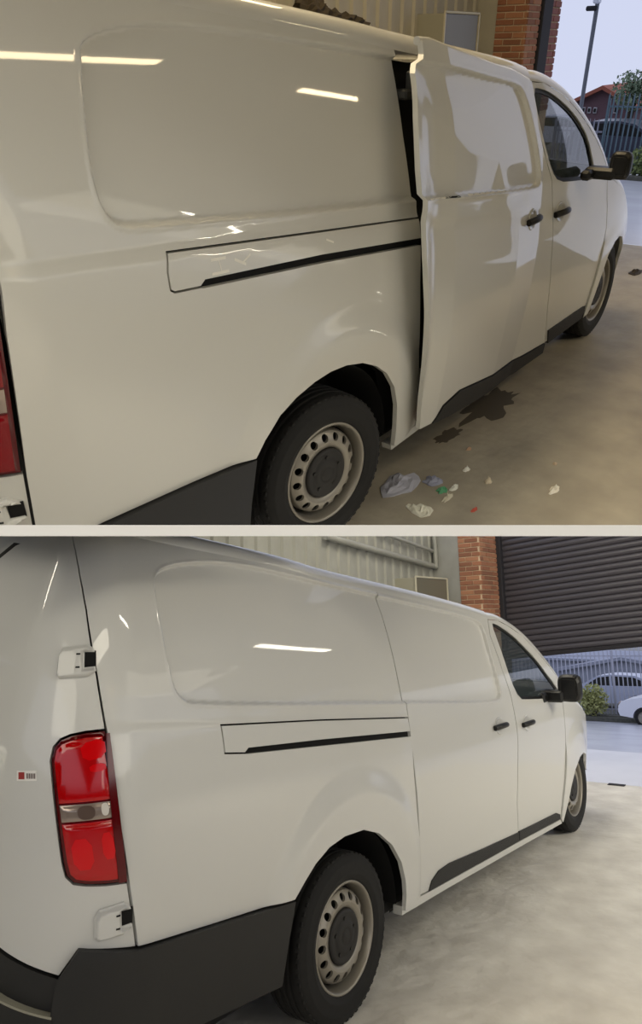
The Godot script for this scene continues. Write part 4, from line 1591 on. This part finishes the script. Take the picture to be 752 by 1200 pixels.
func leafy(m: MB, c: Vector3, r: Vector3, count: int, size: float, seed_: int) -> void:
	var g := RandomNumberGenerator.new()
	g.seed = seed_
	for i in count:
		var d := Vector3(g.randfn(), g.randfn(), g.randfn()).normalized()
		var p := c + d * r * pow(g.randf(), 0.6)
		var b := Basis(Vector3(g.randfn(), g.randfn(), g.randfn()).normalized(), g.randf() * TAU)
		var s := size * (0.6 + 0.8 * g.randf())
		var q0 := p + b * Vector3(-s, 0, 0)
		var q1 := p + b * Vector3(0, 0.12 * s, s * 0.45)
		var q2 := p + b * Vector3(s, 0, 0)
		var q3 := p + b * Vector3(0, 0.12 * s, -s * 0.45)
		m.flat(q0, q1, q2, b.y)
		m.flat(q0, q2, q3, b.y)

func fence(called: String, label: String, x: float, z0: float, z1: float, y0: float, h: float, mt: Material, pitch: float, half := 0.03) -> void:
	var root := thing(called, label, "fence", Vector3(x, y0, z0))
	var z := 0.0
	var pm := MB.new()
	extrude(pm, pv([-half, 0.05, half, 0.05, half, h - 0.1, 0.0, h, -half, h - 0.1]), -0.012, 0.012, Transform3D(Basis(Vector3.UP, PI / 2), Vector3.ZERO))
	var mesh := mesh_of(pm)
	mesh.surface_set_material(0, mt)
	while z < z1 - z0:
		var o := MeshInstance3D.new()
		o.mesh = mesh
		o.name = pname(root, "pale")
		root.add_child(o, true)
		o.position = Vector3(-0.04, 0, z)
		z += pitch
	for y in [0.35, h - 0.4]:
		var m := MB.new()
		box(m, Vector3(0, y, (z1 - z0) / 2), Vector3(0.05, 0.05, z1 - z0))
		put(m, "fence_rail", mt, root, false)
	z = 0.0
	while z <= z1 - z0:
		var m := MB.new()
		box(m, Vector3(0.05, h * 0.45, z), Vector3(0.08, h * 0.95, 0.08))
		put(m, "fence_post", mt, root, false)
		z += 2.7

func car(called: String, label: String, at: Vector3, turn: float, col: Color, scale := 1.0) -> void:
	# nose towards local -x; at is the middle of the wheelbase on the ground
	var root := thing(called, label, "car", at)
	root.transform = bay_tf[bay] * Transform3D(Basis(Vector3.UP, turn).scaled(Vector3.ONE * scale), at)
	var paint := plain(col, 0.4)
	paint.clearcoat_enabled = true
	paint.clearcoat = 1.0
	var low := pv([-2.05, 0.36, -2.1, 0.5, -2.08, 0.68, -1.98, 0.82, -1.6, 0.93, -1.05, 1.0, 1.9, 1.02, 2.02, 0.9, 2.05, 0.5, 2.0, 0.32, 1.66, 0.28])
	for cx in [1.28, -1.28]:
		for k in 13:
			var t := PI * k / 12.0
			low.append(Vector2(cx + cos(t) * 0.36, 0.30 + sin(t) * 0.36))
	var m := MB.new()
	extrude(m, low, -0.84, 0.84, Transform3D())
	put(m, "body", paint, root)
	var cab := pv([-1.1, 1.0, -0.35, 1.42, 0.2, 1.5, 1.2, 1.46, 1.75, 1.25, 1.95, 1.0])
	m = MB.new()
	extrude(m, cab, -0.72, 0.72, Transform3D())
	put(m, "cabin", paint, root)
	m = MB.new()
	extrude(m, pv([-0.85, 1.03, -0.3, 1.36, 0.2, 1.43, 0.2, 1.03]), -0.73, 0.73, Transform3D())
	put(m, "side_window", M.gloss_black, root)
	m = MB.new()
	extrude(m, pv([0.28, 1.03, 0.28, 1.43, 1.15, 1.39, 1.6, 1.2, 1.7, 1.03]), -0.73, 0.73, Transform3D())
	put(m, "side_window", M.gloss_black, root)
	m = MB.new()
	box(m, Vector3(-2.0, 0.46, 0), Vector3(0.3, 0.2, 1.66), 0.05)
	put(m, "bumper", M.plastic, root)
	for s in [-1.0, 1.0]:
		m = MB.new()
		box(m, Vector3(-1.93, 0.76, s * 0.68), Vector3(0.3, 0.12, 0.3), 0.04)
		put(m, "headlamp", M.clear_lens, root)
		for cx in [-1.28, 1.28]:
			var tm := MB.new()
			lathe(tm, [Vector2(0.2, -0.1), Vector2(0.21, 0.0), Vector2(0.29, 0.0), Vector2(0.31, -0.03), Vector2(0.31, -0.17), Vector2(0.2, -0.19)], 32)
			var wm := MB.new()
			lathe(wm, [Vector2(0.205, -0.02), Vector2(0.19, -0.03), Vector2(0.18, -0.05), Vector2(0.06, -0.045), Vector2(0.0, -0.05)], 32)
			for k in 5:
				var t := TAU * k / 5
				box(wm, Vector3(cos(t) * 0.11, sin(t) * 0.11, -0.035), Vector3(0.17, 0.05, 0.02), 0.006, Basis(Vector3(0, 0, 1), t))
			var wr := Node3D.new()
			wr.name = pname(root, "wheel")
			root.add_child(wr, true)
			wr.transform = Transform3D(Basis() if s > 0 else Basis(Vector3.UP, PI), Vector3(cx, 0.31, s * 0.85))
			put(tm, "tyre", M.rubber, wr)
			put(wm, "rim", M.steel, wr)

func house(called: String, label: String, x: float, z0: float, z1: float, y0: float, ye: float, ya: float, deep: float, wall: Material, roof: Material, windows: Array) -> void:
	# gable end towards -x
	var root := thing(called, label, "building", Vector3.ZERO)
	var m := MB.new()
	var zm := (z0 + z1) / 2.0
	var tf := Transform3D(Basis(Vector3(0, 0, 1), Vector3(0, 1, 0), Vector3(-1, 0, 0)), Vector3(x, 0, 0))
	extrude(m, pv([z0, y0, z1, y0, z1, ye, zm, ya, z0, ye]), 0.0, -deep, tf)
	put(m, "wall", wall, root)
	m = MB.new()
	var o := 0.25
	for s in [[z0 - o, ye - o * (ya - ye) / (zm - z0), zm, ya], [zm, ya, z1 + o, ye - o * (ya - ye) / (z1 - zm)]]:
		extrude(m, pv([s[0], s[1], s[2], s[3], s[2], s[3] + 0.18, s[0], s[1] + 0.18]), 0.3, -deep - 0.3, tf)
	put(m, "roof", roof, root)
	for w in windows:
		m = MB.new()
		box(m, Vector3(x - 0.03, w[1], w[0]), Vector3(0.08, w[3], w[2]))
		var fr := put(m, "window", plain(Color(0.85, 0.86, 0.9), 0.5), root)
		m = MB.new()
		box(m, Vector3(x - 0.08, w[1], w[0]), Vector3(0.03, w[3] * 0.7, w[2] * 0.7))
		if fr:
			put(m, "pane", M.gloss_black, fr)

func cabinet(called: String, label: String, lo: Vector3, hi: Vector3, mt: Material) -> void:
	var root := thing(called, label, "cabinet", Vector3.ZERO)
	var m := MB.new()
	box(m, (lo + hi) / 2.0, hi - lo - Vector3(0.02, 0.02, 0.02), 0.004)
	put(m, "body", mt, root)
	m = MB.new()
	var t := 0.016
	var xm := hi.x
	for y in [lo.y, hi.y]:
		box(m, Vector3((lo.x + xm) / 2, y, hi.z), Vector3(xm - lo.x, t, t))
	for x in [lo.x, xm]:
		box(m, Vector3(x, (lo.y + hi.y) / 2, hi.z), Vector3(t, hi.y - lo.y, t))
	put(m, "front_frame", plain(Color(0.72, 0.7, 0.62), 0.5), root)
	m = MB.new()
	box(m, Vector3((lo.x + hi.x) / 2, (lo.y + hi.y) / 2, hi.z - 0.006), Vector3(hi.x - lo.x - 0.03, hi.y - lo.y - 0.03, 0.008))
	put(m, "front_panel", plain(Color(0.40, 0.39, 0.34), 0.35), root)

func lower_things() -> void:
	bay = LOWER
	cabinet("wall_cabinet", "framed grey box on the wall behind the lower van's roof", Vector3(5.12, 1.75, -2.69), Vector3(5.98, 2.21, -2.37), M.galv)
	var galv := plain(Color(0.70, 0.71, 0.76), 0.6, 0.1)
	fence("palisade_fence", "bluish grey steel palisade fence behind the bush and the parked white car", 26.2, -11.0, 0.5, -2.1, 2.7, galv, 0.16, 0.018)
	car("parked_car", "white parked car with its nose by the bush beyond the lower doorway", Vector3(24.4, -2.0, -2.75), -PI / 2, Color(0.86, 0.87, 0.9))
	car("parked_car", "pale silver car parked behind the lower palisade fence", Vector3(29.5, -2.1, -6.6), -PI / 2, Color(0.72, 0.75, 0.84), 0.95)
	car("parked_car", "light blue car parked behind the lower palisade fence", Vector3(30.2, -2.1, -2.2), -PI / 2, Color(0.62, 0.67, 0.8), 0.95)
	var dr := thing("drain_cover", "small dark drain slot in the floor at the lower doorway", "drain", Vector3(5.06, 0.0, -0.2))
	var dm := MB.new()
	box(dm, Vector3(0, 0.004, 0), Vector3(0.07, 0.008, 0.16), 0.002)
	put(dm, "cover", M.dark_metal, dr)
	var bush := thing("bush", "olive green bush at the fence's foot beside the white car", "bush", Vector3(25.5, -2.0, -6.2))
	var m := MB.new()
	leafy(m, Vector3(0, 0.62, 0), Vector3(0.4, 0.62, 0.55), 1500, 0.07, 3)
	var leafmat := plain(Color(0.68, 0.69, 0.45), 0.8)
	var o := put(m, "foliage", leafmat, bush)
	o.set_meta("kind", "stuff")
	m = MB.new()
	for k in 5:
		tube(m, [Vector3(0, 0, 0), Vector3(0.2 * cos(k * 1.3), 0.7, 0.3 * sin(k * 1.3))], 0.02, 6)
	put(m, "stem", plain(Color(0.3, 0.24, 0.18), 0.9), bush)
	var slate := textured(Color(0.58, 0.60, 0.67), Color(0.64, 0.66, 0.73), 0.02, 0.3, 0.8, 61)
	var rend := textured(Color(0.56, 0.58, 0.65), Color(0.64, 0.66, 0.72), 0.02, 0.3, 0.85, 62)
	house("workshop_building", "blue grey building with a low gable behind the lower fence", 40.0, -12.2, -5.0, -4.2, -1.35, -0.72, 12.0, rend, slate, [])
	house("warehouse_building", "long blue grey shed with a shallow roof far beyond the lower fence", 56.0, -30.0, -6.0, -5.0, -2.05, -1.6, 14.0, rend, slate, [[-14.0, -2.5, 1.2, 0.5], [-12.0, -2.5, 1.2, 0.5]])

func scrap(called: String, label: String, category: String, at: Vector3, size: Vector2, col: Color, seed_: int, height := 0.02, group := "") -> void:
	# crumpled sheet lying on the floor
	var root := thing(called, label, category, at, group)
	var n := FastNoiseLite.new()
	n.seed = seed_
	n.frequency = 1.0
	var g := 14
	var m := MB.new()
	var pt := func(i: int, j: int) -> Vector3:
		var a := TAU * i / g
		var r := float(j) / 5.0
		var k := 1.0 + 0.55 * n.get_noise_2d(cos(a) * 2.0 + seed_, sin(a) * 2.0)
		var x := cos(a) * r * size.x * 0.5 * k
		var z := sin(a) * r * size.y * 0.5 * k
		var hgt := height * (0.35 + absf(n.get_noise_2d(x * 40.0 / maxf(size.x, 0.05) * 0.1 + 7.0, z * 40.0 / maxf(size.y, 0.05) * 0.1)) * 2.2) * (1.05 - r * 0.85)
		return Vector3(x, maxf(hgt, 0.002), z)
	for i in g:
		for j in 5:
			m.quad(pt.call(i, j), pt.call(i + 1, j), pt.call(i + 1, j + 1), pt.call(i, j + 1), Vector3.UP)
		var e0: Vector3 = pt.call(i, 5)
		var e1: Vector3 = pt.call(i + 1, 5)
		m.quad(e0, e1, Vector3(e1.x, 0.0, e1.z), Vector3(e0.x, 0.0, e0.z), e0)
	put(m, "sheet", plain(col, 0.75), root)

func stain(label: String, at: Vector3, size: Vector2, seed_: int, col: Color) -> void:
	var root := thing("oil_stain", label, "stain", at, "")
	var n := FastNoiseLite.new()
	n.seed = seed_
	n.frequency = 0.9
	var m := MB.new()
	var k := 40
	for i in k:
		var a := TAU * i / k
		var b := TAU * (i + 1) / k
		var ra := 1.0 + 0.75 * n.get_noise_2d(cos(a) * 1.6, sin(a) * 1.6)
		var rb := 1.0 + 0.75 * n.get_noise_2d(cos(b) * 1.6, sin(b) * 1.6)
		var p := Vector3(cos(a) * ra * size.x * 0.5, 0.0008, sin(a) * ra * size.y * 0.5)
		var q := Vector3(cos(b) * rb * size.x * 0.5, 0.0008, sin(b) * rb * size.y * 0.5)
		m.flat(Vector3(0, 0.002, 0), p, q, Vector3.UP)
		m.quad(p, q, Vector3(q.x, 0, q.z), Vector3(p.x, 0, p.z), p)
	put(m, "film", plain(col, 0.55), root)

func upper_things() -> void:
	bay = UPPER
	cabinet("wall_cabinet", "framed metal box on the cream wall behind the upper van's roof", Vector3(4.98, 1.62, -2.69), Vector3(5.66, 2.085, -2.38), M.galv)
	# brown bundle lying on a shelf behind the van
	var sh := thing("wall_shelf", "narrow timber shelf hidden behind the upper van's roof", "shelf", Vector3.ZERO)
	var m := MB.new()
	box(m, Vector3(3.35, 1.84, -2.55), Vector3(1.3, 0.03, 0.28), 0.004)
	put(m, "board", plain(Color(0.5, 0.42, 0.3), 0.8), sh)
	var bu := thing("cloth_bundle", "dark brown crumpled cloth bundle showing above the upper van's roof", "cloth", Vector3(3.0, 1.875, -2.52))
	m = MB.new()
	blob(m, Vector3(0.16, 0.15, 0), Vector3(0.20, 0.13, 0.10), 4, 0.55)
	blob(m, Vector3(0.36, 0.10, 0.0), Vector3(0.22, 0.085, 0.10), 5, 0.6)
	blob(m, Vector3(0.62, 0.09, 0.0), Vector3(0.22, 0.075, 0.10), 6, 0.6)
	put(m, "folds", textured(Color(0.17, 0.145, 0.11), Color(0.30, 0.26, 0.20), 0.08, 6.0, 0.95, 71, 4.0, 0.1), bu)
	# floor
	stain("broad dark oil patch on the floor under the loose door", Vector3(1.72, 0, -0.10), Vector2(0.55, 0.22), 11, Color(0.33, 0.305, 0.26))
	stain("small dark oil patch on the floor nearer the rear wheel", Vector3(1.20, 0, -0.10), Vector2(0.22, 0.09), 12, Color(0.35, 0.32, 0.275))
	scrap("plastic_sheet", "crumpled grey blue plastic sheet on the floor by the rear wheel", "litter", Vector3(0.60, 0, -0.03), Vector2(0.26, 0.15), Color(0.68, 0.68, 0.72), 1, 0.03)
	scrap("plastic_sheet", "smaller blue grey plastic scrap lapping the crumpled sheet", "litter", Vector3(0.72, 0, 0.085), Vector2(0.10, 0.08), Color(0.58, 0.59, 0.66), 2, 0.025)
	scrap("paper_scrap", "torn white paper at the bottom edge beside the plastic sheet", "litter", Vector3(0.45, 0, 0.17), Vector2(0.10, 0.12), Color(0.86, 0.85, 0.78), 3, 0.02)
	scrap("paper_scrap", "green and white wrapper right of the plastic sheet", "litter", Vector3(0.67, 0, 0.165), Vector2(0.07, 0.05), Color(0.35, 0.62, 0.45), 4, 0.02)
	scrap("paper_scrap", "white crumpled wrapper right beside the green one", "litter", Vector3(0.72, 0, 0.20), Vector2(0.07, 0.03), Color(0.85, 0.85, 0.8), 5, 0.02)
	scrap("paper_scrap", "white strip of paper below the green wrapper", "litter", Vector3(0.62, 0, 0.22), Vector2(0.09, 0.03), Color(0.8, 0.78, 0.7), 6, 0.02)
	scrap("paper_scrap", "small white scrap standing alone above the litter", "litter", Vector3(0.92, 0, 0.165), Vector2(0.045, 0.03), Color(0.9, 0.89, 0.85), 7, 0.02)
	scrap("paper_scrap", "cream crumb of paper right of the litter", "litter", Vector3(0.87, 0, 0.31), Vector2(0.04, 0.03), Color(0.85, 0.8, 0.7), 8, 0.03)
	scrap("paper_scrap", "tiny pale scrap nearest the loose door's corner", "litter", Vector3(1.13, 0, 0.07), Vector2(0.04, 0.02), Color(0.75, 0.62, 0.5), 9, 0.015)
	scrap("paper_scrap", "lone torn white paper out on the open floor", "litter", Vector3(0.985, 0, 0.60), Vector2(0.10, 0.04), Color(0.93, 0.91, 0.85), 10, 0.025)
	scrap("paper_scrap", "tiny pale speck of paper beyond the torn white paper", "litter", Vector3(1.24, 0, 0.50), Vector2(0.03, 0.02), Color(0.78, 0.7, 0.6), 13, 0.01)
	scrap("paper_scrap", "flat red scrap at the floor's near edge", "litter", Vector3(0.60, 0, 0.37), Vector2(0.05, 0.02), Color(0.75, 0.35, 0.28), 14, 0.008)
	scrap("grit_lump", "small brown lump on the floor near the upper doorway", "debris", Vector3(5.25, 0, -0.32), Vector2(0.22, 0.10), Color(0.22, 0.19, 0.15), 15, 0.04)
	# outside
	var lamp := thing("lamp_post", "tall thin grey lamp post against the sky beyond the upper doorway", "lamp post", Vector3(22.0, -1.65, -7.08))
	m = MB.new()
	tube(m, [Vector3(0, 0, 0), Vector3(0, 1.6, 0), Vector3(0, 4.45, 0)], 0.06, 10)
	put(m, "post", plain(Color(0.42, 0.44, 0.48), 0.5), lamp)
	m = MB.new()
	box(m, Vector3(-0.05, 4.62, 0), Vector3(0.3, 0.36, 0.16), 0.04)
	put(m, "lamp_head", plain(Color(0.88, 0.9, 0.95), 0.4), lamp)
	m = MB.new()
	box(m, Vector3(-0.05, 4.34, -0.12), Vector3(0.14, 0.12, 0.3), 0.03)
	put(m, "bracket", M.dark_metal, lamp)
	var green := plain(Color(0.36, 0.45, 0.50), 0.6)
	fence("palisade_fence", "tall blue green palisade fence below the brick house beyond the upper doorway", 25.6, -7.45, -4.5, -1.9, 2.42, green, 0.16, 0.024)
	fence("palisade_fence", "lower pale grey palisade fence left of the tall fence by the lamp post", 25.7, -9.2, -7.55, -1.95, 1.7, plain(Color(0.55, 0.56, 0.62), 0.6), 0.15, 0.022)
	var red := textured(Color(0.40, 0.31, 0.35), Color(0.48, 0.38, 0.41), 0.05, 0.6, 0.9, 81)
	var tile := textured(Color(0.62, 0.36, 0.30), Color(0.70, 0.43, 0.36), 0.05, 0.6, 0.9, 82)
	house("brick_house", "red brick gabled house beyond the upper fence and lamp post", 40.0, -14.1, -10.9, -4.0, -0.75, -0.02, 6.0, red, tile, [[-13.35, -0.95, 0.16, 0.26], [-13.05, -0.95, 0.16, 0.26], [-12.75, -0.95, 0.16, 0.26], [-11.7, -0.9, 0.2, 0.3]])
	var tree := thing("tree", "green leafy tree rising over the upper fence", "tree", Vector3(31.0, -2.6, -8.35))
	m = MB.new()
	leafy(m, Vector3(0, 2.95, 0), Vector3(0.7, 0.75, 0.85), 1300, 0.085, 9)
	leafy(m, Vector3(0, 2.95, 1.0), Vector3(0.6, 0.9, 0.7), 1300, 0.085, 10)
	o_stuff(put(m, "foliage", plain(Color(0.55, 0.62, 0.52), 0.8), tree))
	m = MB.new()
	tube(m, [Vector3(0, 0, 0), Vector3(0.05, 1.5, 0), Vector3(0, 3.0, 0.1)], 0.12, 8)
	put(m, "trunk", plain(Color(0.28, 0.24, 0.2), 0.9), tree)
	var bush := thing("bush", "olive green hedge bush at the upper fence's foot by the road", "bush", Vector3(25.0, -1.85, -5.6))
	m = MB.new()
	leafy(m, Vector3(0, 0.45, 0), Vector3(0.35, 0.6, 0.7), 1800, 0.07, 12)
	o_stuff(put(m, "foliage", plain(Color(0.52, 0.57, 0.36), 0.8), bush))
	m = MB.new()
	for k in 4:
		tube(m, [Vector3(0, 0, 0.1 * k), Vector3(0.1, 0.6, 0.2 * k - 0.2)], 0.02, 6)
	put(m, "stem", plain(Color(0.3, 0.24, 0.18), 0.9), bush)
	car("parked_car", "dark blue car parked behind the upper fence", Vector3(29.0, -2.0, -7.6), PI / 2, Color(0.16, 0.18, 0.27))
	car("parked_car", "white car parked behind the upper fence, left of the dark one", Vector3(33.2, -2.0, -11.6), PI / 2, Color(0.8, 0.82, 0.88), 0.85)

func o_stuff(o: MeshInstance3D) -> void:
	if o:
		o.set_meta("kind", "stuff")
